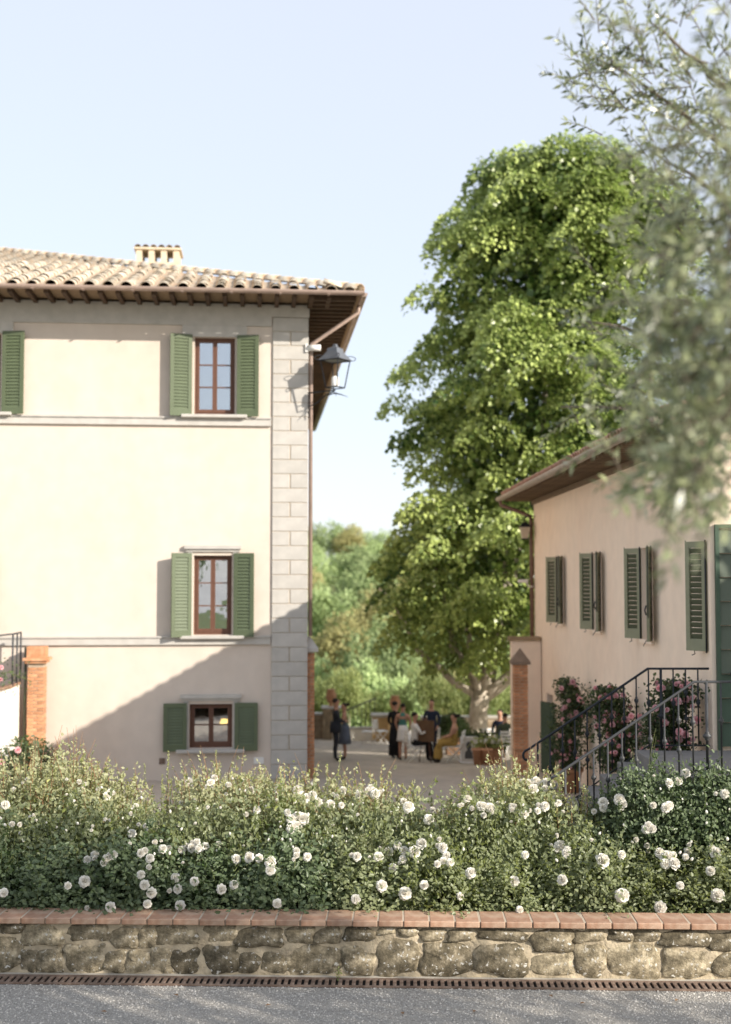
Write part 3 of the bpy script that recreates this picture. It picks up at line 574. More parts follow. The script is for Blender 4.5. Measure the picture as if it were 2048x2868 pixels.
# door of lapped green boards at the head of the stair
gd = thing('boarded_door', 'tall green door of lapped horizontal boards above the stair landing', 'door', hloc(.06, -.001, 1.80), HR)
bm_ = MB(); bm_.add([(0, -.05, 0), (1.3, -.05, 0), (1.3, -.012, .325), (0, -.012, .325), (0, -.008, 0), (1.3, -.008, 0), (1.3, -.004, .325), (0, -.004, .325)], [(3,2,1,0),(4,5,6,7),(0,1,5,4),(1,2,6,5),(2,3,7,6),(3,0,4,7)]); bme = bm_.mesh('board', mat('sage_green_paint', (.095, .115, .085), .6, .08, 5, spec=.35))
bmd = bm_.mesh('board', M_DGREEN)
for k in range(9): inst('board', bme if k > 2 else bmd, gd, (.06, 0, .05 + k*.335))
fr = MB(); fr.box(0, .055, -.06, -.003, 0, 3.13); fr.box(1.37, 1.42, -.06, -.003, 0, 3.13); fr.box(.055, 1.37, -.06, -.003, 3.08, 3.13); fr.build('door_frame', M_DGREEN, gd)
MB().lathe([(.008, 0), (.03, .02), (.035, .05), (.01, .07)], (0, 0, 0), 10).build('door_knob', M_GALV, gd, (.2, -.06, 1.05), (R(90), 0, 0))
# lantern and camera on the far corner
hl_ = thing('corner_lantern', 'small lantern hanging beside the farmhouse downpipe', 'lantern', hloc(-.28, HL-.25, 5.25), HR)
mb = MB(); mb.add([(-.075,-.075,0),(.075,-.075,0),(.075,.075,0),(-.075,.075,0),(-.13,-.13,.30),(.13,-.13,.30),(.13,.13,.30),(-.13,.13,.30)], [(0,3,2,1),(4,5,6,7),(0,1,5,4),(1,2,6,5),(2,3,7,6),(3,0,4,7)]); mb.build('lamp_glass', mat('frosted_lamp_glass', (.55, .47, .36), .4, .05), hl_)
mb = MB(); mb.add([(-.15,-.15,.302),(.15,-.15,.302),(.15,.15,.302),(-.15,.15,.302),(-.04,-.04,.44),(.04,-.04,.44),(.04,.04,.44),(-.04,.04,.44)], [(0,3,2,1),(4,5,6,7),(0,1,5,4),(1,2,6,5),(2,3,7,6),(3,0,4,7)]); mb.box(-.085,.085,-.085,.085,-.03,-.002); mb.build('lamp_cap', M_IRON, hl_)
MB().tube([(.28, 0, .58), (.1, 0, .60), (0, 0, .52), (0, 0, .43)], .014, 6).build('hanger', M_IRON, hl_)
cv = thing('security_camera', 'small white security camera on the farmhouse corner', 'camera', hloc(-.05, HL-.12, 3.98), HR)
MB().tube([(0, 0, 0), (-.12, 0, 0), (-.17, -.03, .10)], .022, 8).build('arm', M_WHITE, cv); MB().cbox(-.40, -.14, -.09, .03, .10, .19, .015).build('housing', M_WHITE, cv)
# brick gate pillar with pyramid cap and short wall stub
ps = brick_pillar('gate_pillar', 'brick gate pillar with pointed stone cap beside the farmhouse', (3.62, 28.6, -.55), R(1), .32, .32, 2.74)
mb = MB(); mb.box(-.22, .22, -.22, .22, 2.742, 2.80); mb.add([(-.22,-.22,2.802),(.22,-.22,2.802),(.22,.22,2.802),(-.22,.22,2.802),(0,0,3.12)], [(0,1,4),(1,2,4),(2,3,4),(3,0,4),(3,2,1,0)]); mb.build('cap_stone', mat('brown_capstone', (.25, .18, .13), .9, .2, 8), ps)
stw = thing('boundary_wall', 'peach plastered wall stub with coping behind the gate pillar', 'wall', (3.74, 31.2, -.8), R(1))
B(0, .75, 0, .3, 0, 3.40).build('wall_body', M_PEACH, stw); B(-.05, .75, -.05, .35, 3.402, 3.5).build('coping', M_BOARD, stw)

# ================================================================== STAIR WITH IRON RAILINGS
st = thing('stone_stair', 'grey stone stair rising to the landing of the farmhouse', 'stairs', (0, 0, 0))
for k in range(11):
    x = 1.25 + k*.249; MB().cbox(x, 4.0, 14.7, 17.1, k*.1636+.001, (k+1)*.1636, .01).build('step', M_STEP, st) if False else MB().cbox(x, x+.29, 14.72, 17.02, max(0, (k-1)*.1636), (k+1)*.1636, .01).build('step', M_STEP, st)
B(4.02, 6.6, 14.72, 16.93, 0, 1.80).build('landing', M_STEP, st)
def baluster_mesh(h, m, r=.011, knots=(.62, .60)):
    prof = [(r, 0)]; 
    def knot(z, s=1): return [(r, z-.05*s), (r*1.7, z-.045*s), (r*1.3, z-.035*s), (r*2.9, z-.012*s), (r*2.9, z+.012*s), (r*1.3, z+.035*s), (r*1.7, z+.045*s), (r, z+.05*s)]
    for z in knots: prof += knot(z)
    prof += [(r, h)]; mb = MB(); mb.lathe(prof, n=8); return mb.mesh('baluster', m)
def railing(label, Y, m, xs0, xtop, xend, ztop, zs, first):
    t = thing('stair_railing', label, 'railing', (0, Y, 0)); sl = (ztop - zs)/(xtop - xs0)
    sp_ = [(xs0 + .03 + (-.075 + .075*(1-.55*u))*0 - .06*math.sin(u*4.4)*(1-.35*u) , 0, zs - .075 + .075*math.cos(u*4.4)*(1-.35*u)) for u in np.linspace(0, 1, 16)]
    sp_ = [(xs0 - .075*math.sin(a)*(1-a/9.), 0, zs - .085 + .085*math.cos(a)*(1-a/9.)) for a in np.linspace(5.0, .45, 18)]
    mb = MB(); mb.tube(sp_ + [(xs0+.02, 0, zs+.013), (xtop, 0, ztop), (xend, 0, ztop)], .017, 8); mb.build('handrail', m, t)
    mb = MB(); mb.tube([(xtop, 0, ztop-1.06), (xend, 0, ztop-1.06)], .012, 6); mb.tube([(xs0+.14, 0, zs-1.02), (xtop, 0, ztop-1.06)], .012, 6); mb.build('bottom_rail', m, t)
    x = xs0 + .14; k = 0
    m1 = baluster_mesh(1.05, m, knots=(.58,)); m2 = baluster_mesh(1.05, m, knots=(.72, .36)); m0 = baluster_mesh(1.10, m, .019, knots=(.45,)); mp = baluster_mesh(1.05, m, .014, knots=())
    while x < xend + .005:
        zt = ztop if x > xtop else zs + (x-xs0)*sl
        me = mp if k == 0 else ((m0 if abs(x-xtop-.17) < .09 else (m1 if k % 2 else m2)))
        inst('baluster', me, t, (x, 0, zt-1.05-(.05 if me is m0 else 0))); x += .172; k += 1
    return t
railing('dark wrought iron stair railing beside the farmhouse wall, with scrolled end', 17.0, M_IRON, 2.25, 3.93, 4.78, 2.92, 1.80, 0)
railing('grey iron stair railing along the rose bed side, with scrolled end', 14.80, M_GALV, 2.27, 3.98, 6.4, 2.92, 1.78, 1)

# ================================================================== GARDEN WALL, COPING, DRAIN
WR = R(-1.8)
gw = thing('garden_wall', 'low lichened rubble stone wall topped with terracotta tiles', 'wall', (0, 12.92, 0), WR)
B(-6, 6, .035, .40, -.1, .553).build('mortar_bed', M_WALLMORT, gw)
mort = MB(); nx, nz_ = 240, 14                             # uneven pointing between the stones
Vm = []
for j in range(nz_+1):
    for i in range(nx+1):
        x = -6 + 12*i/nx; z = .553*j/nz_; Vm.append((x, .012 + .010*math.sin(x*9+z*17) + .008*math.sin(x*23-z*31) + rng.normal()*.003, z))
mort.add(Vm, [(j*(nx+1)+i, j*(nx+1)+i+1, (j+1)*(nx+1)+i+1, (j+1)*(nx+1)+i) for j in range(nz_) for i in range(nx)]); mort.smooth = True; mort.build('pointing', M_WALLMORT, gw)
def stone(x0, x1, z0, z1, dep):
    n = 22; cx_, cz_ = (x0+x1)/2, (z0+z1)/2; a, b = (x1-x0)/2, (z1-z0)/2; ph = [random.uniform(0, 6.28) for _ in range(4)]; ex = random.uniform(3.2, 7.0); vs = []
    rings = [(1.03, .35), (1.0, .0), (.955, -.42), (.84, -.74), (.5, -.92)]
    cuts = [(random.uniform(0, 6.28), random.uniform(.25, .7)) for _ in range(3)]
    lean = random.uniform(-.25, .25); lx = random.uniform(-.25, .25)
    for (s, dy) in rings:
        for k in range(n):
            t = 2*math.pi*k/n; c, q = math.cos(t), math.sin(t); rr = (abs(c)**ex + abs(q)**ex)**(-1/ex)
            rr *= 1 + .05*math.sin(2*t+ph[0]) + .075*math.sin(3*t+ph[1]) + .05*math.sin(5*t+ph[2]) + .03*math.sin(7*t+ph[3])
            d_ = dy*dep*(1 + lean*q + lx*c) + random.uniform(-.16, .16)*dep*(s < .99)
            for ca, cd in cuts:
                if math.cos(t-ca)*s > cd: d_ *= max(.35, 1 - 1.1*(math.cos(t-ca)*s - cd))
            vs.append((cx_ + a*rr*c*s, d_, cz_ + b*rr*q*s))
    vs.append((cx_, -dep*random.uniform(.85, 1.05), cz_)); m = len(vs)-1; fs = [(r*n+k, r*n+(k+1) % n, (r+1)*n+(k+1) % n, (r+1)*n+k) for r in range(4) for k in range(n)] + [(4*n+k, 4*n+(k+1) % n, m) for k in range(n)]
    # origin at the stone so its texture differs
    vs = [(x-cx_, y, z-cz_) for x, y, z in vs]; mb = MB(); mb.add(vs, fs); mb.smooth = True
    o = mb.build('stone', M_STONE, gw, (cx_, .012, cz_), (random.uniform(-.05, .05), random.uniform(-.10, .10), 0)); o.data.transform(Matrix.Translation((cx_*.0, 0, 0)))
x = -5.0
while x < 5.0:
    wd = random.uniform(.30, .58); split = random.uniform(.24, .36); top = .545; g = random.uniform(-.012, .006)
    big = random.random()
    if big < .30:                                          # one large stone with small ones above
        stone(x+g, x+wd-g, .03, split+.06, random.uniform(.03, .055)); k = random.choice((1, 2)); zz = split + .075
        for i in range(k): stone(x+wd*i/k+g, x+wd*(i+1)/k-g, zz+random.uniform(0, .02), top-random.uniform(0, .03), random.uniform(.03, .055))
    else:
        for (a, b_) in ((.02, split-g/2), (split+g/2, top)):
            k = random.choice((1, 1, 2)) if wd > .4 else 1; cut = random.uniform(.38, .62)
            segs = [(0, wd)] if k == 1 else [(0, wd*cut), (wd*cut, wd)]
            off = random.uniform(-.04, .04)
            for (p, q) in segs: stone(x+p+g+off, x+q-g+off, a+random.uniform(0, .03), b_-random.uniform(0, .03), random.uniform(.022, .05))
    x += wd
x = -5.2; k = 0
while x < 5.2:
    wd = .268 + random.uniform(-.012, .012)
    MB().cbox(-wd/2+.006, wd/2-.006, -.085, .33, 0, .062, .008).build('coping_tile', M_COPING, gw, (x+wd/2, random.uniform(-.006, .006), .552+random.uniform(-.003, .003)), (random.uniform(-.008, .008), random.uniform(-.006, .006), random.uniform(-.012, .012)))
    x += wd; k += 1
B(-6, 6, -.06, .32, .5535, .6105).build('coping_mortar', mat('pale_joint_mortar', (.46, .38, .29), .95, .1, 20, .4, 60), gw)
B(-6, 6, -.054, .034, -.02, .024).build('footing', M_CONC, gw)
dr = thing('drain_grate', 'long rusty slotted drain grate along the foot of the stone wall', 'drain grate', (0, 12.725, .0), WR)
B(-6, 6, -.118, .14, -.03, .007).build('channel', M_VOID, dr)  # solid near-black strip under the bars paints the shade in the slots
B(-6, 6, .108, .140, .0075, .026).build('edge_rail', M_RUST, dr); B(-6, 6, -.118, -.090, .0075, .024).build('edge_rail', M_RUST, dr)
bar = MB().box(-.019, .019, -.0895, .1075, .0075, .023).mesh('grate_bar', M_RUST)
for k in range(132): inst('grate_bar', bar, dr, (-4.6 + k*.070, 0, random.uniform(-.001, .001)))

# ================================================================== ROSE BED
tag(sheet('flower_bed_soil', list(np.linspace(-6, 6, 25)), list(np.linspace(13.32, 17.3, 8)), lambda x, y: (.50 if y < 14.2 or x < 1.4 else .05) + .03*math.sin(3*x+y*5), M_SOIL), kind='structure')
def bush_mesh(rx, rz, n, seed, shoots, pale, leaf=.042):
    """rose bush: dome of leaf sprays with arching shoots. Unit: metres, base at z=0"""
    r = np.random.default_rng(seed); 
    # sprays on the dome shell and through the volume
    ns = n//9; u = r.normal(size=(ns, 3)); u[:, 2] = np.abs(u[:, 2])*.9 - .15; u /= np.linalg.norm(u, axis=1, keepdims=True)
    rad = r.uniform(.35, 1.0, (ns, 1))**.45; lump = 1 + .24*np.sin(5*u[:, :1]+seed)*np.cos(4*u[:, 1:2]+2*seed) + r.normal(size=(ns, 1))*.10
    C = u*rad*lump*np.array([rx, rx, rz]); C[:, 2] = np.maximum(C[:, 2], .02)
    P = np.repeat(C, 9, 0) + r.normal(size=(ns*9, 3))*leaf*1.25; out = np.repeat(u, 9, 0)
    D = out*.5 + r.normal(size=P.shape)*.8; D[:, 2] += .05; N = out*.55 + np.array([0, 0, .2]) + TOSUN*1.2 + r.normal(size=P.shape)*.5
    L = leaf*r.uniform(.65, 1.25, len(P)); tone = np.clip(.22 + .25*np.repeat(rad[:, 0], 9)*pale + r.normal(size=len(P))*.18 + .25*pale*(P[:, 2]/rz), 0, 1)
    stems = MB(); Ps, Ds, Ns, Ls, Ts = [P], [D], [N], [L], [tone]
    for k in range(shoots):
        a = r.uniform(0, 6.28); rr = rx*math.sqrt(r.uniform(0, .85)); bx_, by_ = rr*math.cos(a), rr*math.sin(a); z0 = rz*math.sqrt(max(.05, 1-(rr/rx)**2))*.8; hh = r.uniform(.14, .58)
        lean = r.normal(size=2)*.10 + np.array([bx_, by_])*.15; p0 = np.array([bx_, by_, z0]); p1 = p0 + np.array([lean[0], lean[1], hh]); pm = (p0+p1)/2 + np.array([lean[0]*-.2, lean[1]*-.2, .03])
        stems.tube([tuple(p0 - np.array([0, 0, .2])), tuple(pm), tuple(p1)], [.005, .004, .002], 4)
        m = r.integers(12, 24); t = r.uniform(.25, 1.0, m); Q = p0*(1-t[:, None]) + p1*t[:, None] + r.normal(size=(m, 3))*.012
        Dd = r.normal(size=(m, 3)); Dd[:, 2] = np.abs(Dd[:, 2])*.7+.2; Ps.append(Q); Ds.append(Dd); Ns.append(r.normal(size=(m, 3))*.6 + TOSUN); Ls.append(leaf*r.uniform(.55, 1.05, m)); Ts.append(np.clip(.6 + r.normal(size=m)*.2, 0, 1))
    for k in range(9):
        a = r.uniform(0, 6.28); q = r.uniform(.3, .8); stems.tube([(0.05*math.cos(a), .05*math.sin(a), -.05), (rx*q*.5*math.cos(a), rx*q*.5*math.sin(a), rz*.45), (rx*q*math.cos(a), rx*q*math.sin(a), rz*.85)], [.010, .008, .004], 5)
    P, D, N, L, T = np.concatenate(Ps), np.concatenate(Ds), np.concatenate(Ns), np.concatenate(Ls), np.concatenate(Ts)
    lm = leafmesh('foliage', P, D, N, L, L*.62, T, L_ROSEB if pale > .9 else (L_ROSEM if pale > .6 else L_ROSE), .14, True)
    return lm, stems.mesh('stems', M_STEMR if pale > .9 else M_STEM)
BM_D = [bush_mesh(.62, .80, 4300, 11+i, 8, .45, .066) for i in range(3)]       # compact; shade is painted into the dark leaf colour
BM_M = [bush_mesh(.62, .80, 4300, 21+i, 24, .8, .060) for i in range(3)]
BM_P = [bush_mesh(.62, .80, 4300, 31+i, 42, 1.2, .055) for i in range(3)]      # pale with long shoots; sunlight also put into the leaf colour
def petals(seed, full=1.0):
    """a full double rose, about 8 cm across"""
    r = random.Random(seed); mb = MB()
    mb.lathe([(.001, .002), (.012, .006), (.015, .016), (.011, .027), (.001, .031)], n=8)
    for ring, (n, rad, tilt, ln) in enumerate(((8, .010, 84, .036), (8, .010, 66, .034), (7, .009, 47, .032), (7, .008, 30, .030), (6, .006, 14, .027), (4, .003, 3, .026))):
        for k in range(n):
            a = 2*math.pi*(k + ring*.37)/n + r.uniform(-.2, .2); t = R(tilt*full + r.uniform(-9, 9)); wd = ln*1.02; grid = []
            for i in range(4):
                s = i/3; ang = t*(.45 + .75*s); y = rad + ln*s*math.sin(ang); z = ln*s*math.cos(ang)*1.0 + .004*ring
                for j in range(4):
                    q = (j/3-.5)*2; ww = wd*(.32 + .68*math.sin(min(1, s*1.15)*math.pi*.62)); cup = .007*(q*q) + r.uniform(-.0015, .0015)
                    grid.append((q*ww*.5, y - cup*(1 if ring < 2 else -1) - .006*s*q*q, z + cup*.6 + (.004*math.sin(3*q+ring) if i == 3 else 0)))
            c, sn = math.cos(a), math.sin(a); vs = [(x*c - y*sn, x*sn + y*c, z) for x, y, z in grid]
            mb.add(vs, [(i*4+j, i*4+j+1, (i+1)*4+j+1, (i+1)*4+j) for i in range(3) for j in range(3)])
    mb.smooth = True; return mb
BLOOMS = [petals(s, fu).mesh('rose_bloom', M_PETAL) for s, fu in ((1, 1.0), (2, .92), (3, .8), (4, .55))]
PINKS = [petals(s, fu).mesh('rose_bloom', M_PETALP) for s, fu in ((5, 1.0), (6, .85))]
bushes = []
def rose_bush(px, topy, Y, rad, kind, label, group, zb=.5):
    if Y < 15 and rad > .5: Y += .22
    X, _, zt = at(px, topy, Y)
    mset = {'d': BM_D, 'm': BM_M, 'p': BM_P}[kind]; lm, sm = mset[len(bushes) % 3]
    t = thing('rose_bush', label, 'rose bush', (X, Y, zb), random.uniform(-.5, .5), group); hh = max(.3, zt-zb); sz = min(hh, rad*1.4); off = hh - sz
    f = inst('foliage', lm, t, (0, 0, off), scale=(rad/.62, rad/.62, sz/.80)); tag(f, kind='stuff'); tag(inst('stems', sm, t, scale=(rad/.62, rad/.62, hh/.80)), kind='stuff')
    bushes.append((Vector((X, Y, zb+off)), rad, sz, t)); return t
ORD = ['first', 'second', 'third', 'fourth', 'fifth', 'sixth', 'seventh', 'eighth', 'ninth', 'tenth', 'eleventh', 'twelfth', 'thirteenth', 'fourteenth', 'fifteenth', 'sixteenth', 'seventeenth', 'eighteenth']
def row(specs, kind, text, grp, rad):
    """one row of bushes; each is told apart by counting along the row from the stair end"""
    specs = sorted(specs, key=lambda q: -q[0])
    for n_, (px, ty, Y) in enumerate(specs): rose_bush(px, ty, Y, rad, kind(px) if callable(kind) else kind, text % ORD[n_], grp)
row([(-40 + i*212, 2375 + (18 if i % 2 else -12) + (10 if i > 6 else 0), 13.55 + (.06 if i % 2 else 0)) for i in range(-1, 13)], lambda px: 'd' if px < 1000 else 'm', 'low white rose bush along the coping, %s from the stair end', 'rose bushes along the coping', .60)  # leaf copy by place: shade-darkened on the left, sun-lightened on the right
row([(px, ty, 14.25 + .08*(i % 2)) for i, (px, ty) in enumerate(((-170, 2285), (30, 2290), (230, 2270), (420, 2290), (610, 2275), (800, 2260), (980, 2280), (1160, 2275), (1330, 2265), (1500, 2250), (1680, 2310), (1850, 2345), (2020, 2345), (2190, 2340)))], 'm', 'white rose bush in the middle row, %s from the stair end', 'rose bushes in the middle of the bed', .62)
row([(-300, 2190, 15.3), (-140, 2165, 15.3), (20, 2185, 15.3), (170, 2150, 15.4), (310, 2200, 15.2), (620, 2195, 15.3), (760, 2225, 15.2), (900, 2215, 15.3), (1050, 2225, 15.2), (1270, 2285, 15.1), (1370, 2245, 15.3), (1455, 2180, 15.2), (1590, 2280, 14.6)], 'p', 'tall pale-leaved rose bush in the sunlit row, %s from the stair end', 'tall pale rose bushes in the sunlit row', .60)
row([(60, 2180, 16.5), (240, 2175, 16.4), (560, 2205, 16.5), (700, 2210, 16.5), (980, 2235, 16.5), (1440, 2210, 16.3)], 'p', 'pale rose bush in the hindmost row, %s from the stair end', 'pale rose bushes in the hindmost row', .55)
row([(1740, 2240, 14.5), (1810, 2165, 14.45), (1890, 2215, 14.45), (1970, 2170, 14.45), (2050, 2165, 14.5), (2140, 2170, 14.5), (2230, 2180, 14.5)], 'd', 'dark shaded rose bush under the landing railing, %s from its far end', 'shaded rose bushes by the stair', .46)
# blooms where the picture shows them: found on the surface of the bushes
def hit(px, py):
    d = ray(px, py).normalized(); c = Vector((0, 0, CAMZ)); best = None
    for o, rad, hh, t in bushes:
        S = Vector((1/rad, 1/rad, 1/hh)); a = (c-o)*S; b = d*S; A = b.dot(b); Bq = 2*a.dot(b); Cq = a.dot(a) - 1.13**2; dis = Bq*Bq - 4*A*Cq
        if dis > 0:
            tt = (-Bq - math.sqrt(dis))/(2*A); p = c + d*tt
            if p.z > o.z - .03 and (best is None or tt < best[0]): best = (tt, p, t, o)
    return best
FRONT = [(237,2469,1.1),(310,2540,1.0),(247,2542,.6),(395,2450,.9),(405,2478,1),(425,2500,1),(413,2532,.9),(493,2458,.9),(500,2490,1.05),(505,2536,1.1),(474,2494,.7),(620,2490,1.1),(655,2478,.8),(545,2468,.8),(538,2375,1.1),(510,2380,.8),(575,2370,.8),(660,2407,.9),(757,2415,1.05),(860,2400,.8),(830,2385,.8),(777,2530,.9),(997,2518,.9),(1068,2482,1.1),(1135,2502,1.15),(1188,2478,1.0),(1288,2510,.8),(1318,2446,1.2),(1440,2468,1.1),(1160,2387,1.25),(1090,2385,1.0),(1060,2400,.9),(1180,2365,1.0),(1568,2370,1.2),(1575,2465,1.1),(1685,2412,1.3),(1742,2508,1.2),(1870,2405,1.3),(1848,2392,1.0),(2010,2508,1.3),(2005,2390,1.0),(1850,2540,1.1),(1905,2480,.8),(1455,2548,.8),(1925,2385,.9),(1810,2322,1.15),(1740,2395,.8),(1590,2380,.8),(1470,2395,.9),(1250,2395,.9),(1240,2375,.9),(700,2400,.9),(1810,2370,.7),
 (300,2405,1.0),(265,2395,.9),(320,2395,.9),(245,2410,.8),(420,2405,1.0),(455,2378,.8),(190,2480,.8),(10,2500,1.0),(370,2335,.9),(815,2298,1.2),(848,2295,1.2),(530,2190,1.0),(640,2200,.7),(700,2215,1.0),(720,2270,.9),(780,2215,1.0),(835,2215,1.2),(860,2235,1.0),(890,2250,1.1),(925,2255,1.0),(960,2215,1.0),(985,2210,1.2),(1010,2225,1.2),(1040,2210,1.0),(1050,2225,1.1),(1130,2245,.9),(1145,2262,1.1),(1200,2295,1.0),(1280,2240,1.1),(1310,2240,.9),(1360,2240,1.2),(1370,2262,1.0),(1345,2258,1.0),(1435,2260,.8),(1470,2282,.9),(1500,2190,1.1),(1530,2195,1.1),(1545,2200,1.0),(1555,2235,.8),(1525,2260,1.0),(1600,2255,.9),(1690,2250,1.0),(1680,2220,1.0),(1735,2240,1.2),(1865,2262,1.1),(1900,2190,1.0),(1700,2215,.8),(2030,2225,.9),(15,2255,.9),(78,2185,.7),(230,2210,.7),(300,2230,.8),(55,2310,.7),(310,2220,.8),(380,2260,.8),(600,2180,.9),(590,2195,.9),(510,2250,.7),(1225,2420,.8),(1990,2440,.9),(1100,2430,.8),(1000,2400,.8)]
nb_ = 0
for px, py, s in list(FRONT):                              # the back blooms stand in clusters
    if py < 2420 and random.random() < .75: FRONT += [(px + random.uniform(-42, 42), py + random.uniform(-26, 26), s*random.uniform(.6, .95)) for _ in range(random.choice((1, 2, 3)))]
bud = MB().lathe([(.002, 0), (.011, .006), (.014, .018), (.010, .032), (.002, .040)], n=8).mesh('rose_bud', M_PETAL)
for px, py, s in FRONT:
    h_ = hit(px, py)
    if not h_: continue
    _, p, t, o = h_; n_ = ((p-o)*Vector((1, 1, .8))).normalized()*.55 + Vector((LDIR.x*-.12, -.75, .15)) + Vector((random.uniform(-.35, .35), random.uniform(-.2, .2), random.uniform(-.3, .35)))
    q = (Matrix.Rotation(-t.rotation_euler.z, 4, 'Z') @ n_.to_4d()).to_3d(); lp = Matrix.Rotation(-t.rotation_euler.z, 3, 'Z') @ (p - t.location)
    b = inst('rose_bloom', BLOOMS[nb_ % 3 if s > .75 else 3], t, lp, scale=s*1.36*random.uniform(.85, 1.12)); b.rotation_euler = q.to_track_quat('Z', 'Y').to_euler(); nb_ += 1
for k in range(150):                                       # buds and small half-open flowers scattered over the back
    px, py = random.uniform(0, 2048), random.uniform(2170, 2420); h_ = hit(px, py)
    if not h_: continue
    _, p, t, o = h_; lp = Matrix.Rotation(-t.rotation_euler.z, 3, 'Z') @ (p - t.location)
    small = random.random() < .6
    inst('rose_bud' if small else 'rose_bloom', bud if small else BLOOMS[random.choice((2, 3))], t, lp, (random.uniform(-.7, .7), random.uniform(-.7, .7), 0), random.uniform(.7, 1.2) if small else random.uniform(.45, .75))
# lavender and tall seed stalks between the roses
def lavender(px, py, Y, seed, label, hgt=.55, n=300):
    r = np.random.default_rng(seed); X = (px-1024)*Y/FPX; zt = CAMZ - (py-1625)*Y/FPX; t = thing('lavender_clump', label, 'lavender', (X, Y, .5), 0, 'grey-green lavender clumps among the roses')
    h_ = zt - .5; stems = MB(); Ps, Ds = [], []
    for k in range(n):
        a = r.uniform(0, 6.28); q = math.sqrt(r.uniform(0, 1)); e = np.array([.42*q*math.cos(a), .42*q*math.sin(a), h_*r.uniform(.75, 1.08)*(1-.25*q*q)]); b = e*np.array([.25, .25, 0]); stems.tube([tuple(b), tuple((b+e)/2+np.array([0, 0, .05])), tuple(e)], [.003, .0025, .0015], 3, False)
        tt = r.uniform(.3, 1, 13); Ps.append(b + (e-b)*tt[:, None]); dd = r.normal(size=(13, 3))*.5; dd[:, 2] += .9; Ds.append(dd)
    P, D = np.concatenate(Ps), np.concatenate(Ds); L = r.uniform(.03, .06, len(P)); lm = leafmesh('foliage', P, D, r.normal(size=P.shape), L, L*.16, r.uniform(0, 1, len(P)), L_LAV)
    tag(inst('foliage', lm, t), kind='stuff'); tag(stems.build('stems', M_STEM, t), kind='stuff')
for i, (px, py, Y) in enumerate(((330, 2255, 14.6), (460, 2265, 14.5), (620, 2255, 14.5), (760, 2265, 14.5), (1020, 2330, 14.0))): lavender(px, py, Y, 50+i, 'clump of fine grey-green lavender stems among the white roses')
for i, (px, py, Y, lean) in enumerate(((472, 2105, 15.6, .02), (405, 2140, 15.6, -.05), (605, 2100, 15.6, .0), (455, 2170, 15.5, .01), (480, 2175, 15.5, .02), (865, 2155, 15.6, -.04), (955, 2105, 15.7, .1), (915, 2140, 15.7, -.06), (560, 2210, 15.5, .02))):
    r = np.random.default_rng(80+i); tip = at(px, py, Y); t = thing('seed_stalk', 'thin upright seed stalk rising above the rose bushes', 'stalk', (tip.x - lean*1.5, Y, .5), 0, 'seed stalks above the roses')
    e = np.array([lean*1.5, 0, tip.z-.5]); MB().tube([(0, 0, 0), tuple(e*.5 + np.array([0, 0, 0])), tuple(e)], [.006, .005, .003], 5).build('stem', M_STEM, t)
    m = 46; tt = 1 - r.uniform(0, .20, m); P = e*tt[:, None]; D = r.normal(size=(m, 3))*.6; D[:, 2] += .6; L = r.uniform(.015, .032, m); tag(inst('seed_head', leafmesh('seed_head', P, D, r.normal(size=(m, 3)), L, L*.45, r.uniform(.5, 1, m), L_ROSEB, .1, True), t), kind='stuff')

# ================================================================== CLIMBING ROSES IN POTS BY THE FARMHOUSE
def climber(px, py0, py1, Y, wpx, seed, label, pot=True):
    r = np.random.default_rng(seed); X = (px-1024)*Y/FPX; z1 = CAMZ-(py0-1625)*Y/FPX; z0 = CAMZ-(py1-1625)*Y/FPX; hw = wpx*Y/FPX/2; g = gz(Y)
    t = thing('climbing_rose', label, 'climbing rose', (X, Y, g), 0, 'pink climbing roses on the farmhouse wall'); n = 620; hh = z1 - z0
    C = np.stack([r.normal(size=n)*hw*.48, r.normal(size=n)*.16, (z0-g) + r.uniform(0, 1, n)*hh], 1); C[:, 0] *= 1.15 - .5*np.abs((C[:, 2]-(z0-g))/hh - .45)*1.6
    C[:, 0] += hw*.3*np.sin(C[:, 2]*4+seed); P = np.repeat(C, 9, 0) + r.normal(size=(n*9, 3))*.05; D = r.normal(size=P.shape); N = r.normal(size=P.shape)*.7 + np.array([-.5, -.5, .5]); L = r.uniform(.04, .075, len(P))
    tag(inst('foliage', leafmesh('foliage', P, D, N, L, L*.62, r.uniform(0, 1, len(P))**1.5, L_CLIMB, .12, True), t), kind='stuff')
    s = MB()
    for k in range(5): a = r.normal(size=2)*.1; s.tube([(a[0]*.3, a[1]*.3, .1), (a[0]*2, a[1], (z1-g)*.5), (a[0]*2.5+hw*.3*math.sin((z1-g)*3.4), 0, (z1-g)*.92)], [.012, .009, .004], 5)
    tag(s.build('stems', M_STEMR, t), kind='stuff')
    for k in range(62):
        c = C[r.integers(0, n)]; v = Vector((r.normal()*.4-.4, -.8+r.normal()*.3, r.normal()*.3+.2)); b = inst('rose_bloom', PINKS[k % 2], t, (c[0]*1.1+r.normal()*.05, c[1]-.14, c[2]+.03), scale=r.uniform(.65, 1.25)*(1.15 if c[2] > (z0-g)+hh*.4 else .9)); b.rotation_euler = v.to_track_quat('Z', 'Y').to_euler()
    pt = thing('terracotta_pot', 'terracotta pot under the pink climbing rose on the farmhouse wall', 'pot', (X, Y, g), 0, 'terracotta pots by the farmhouse')
    MB().lathe([(.17, 0), (.24, .42), (.27, .43), (.27, .50), (.245, .50), (.235, .44), (.05, .43)], n=20).build('pot_body', M_TERRA, pt)
climber(1592, 1905, 2140, 25.2, 95, 1, 'tall pink climbing rose beside the farmhouse ground-floor door')
climber(1715, 1925, 2150, 21.1, 110, 2, 'broad pink climbing rose behind the middle of the stair railing')
climber(1875, 1912, 2150, 17.45, 120, 3, 'pink climbing rose at the landing end of the stair')

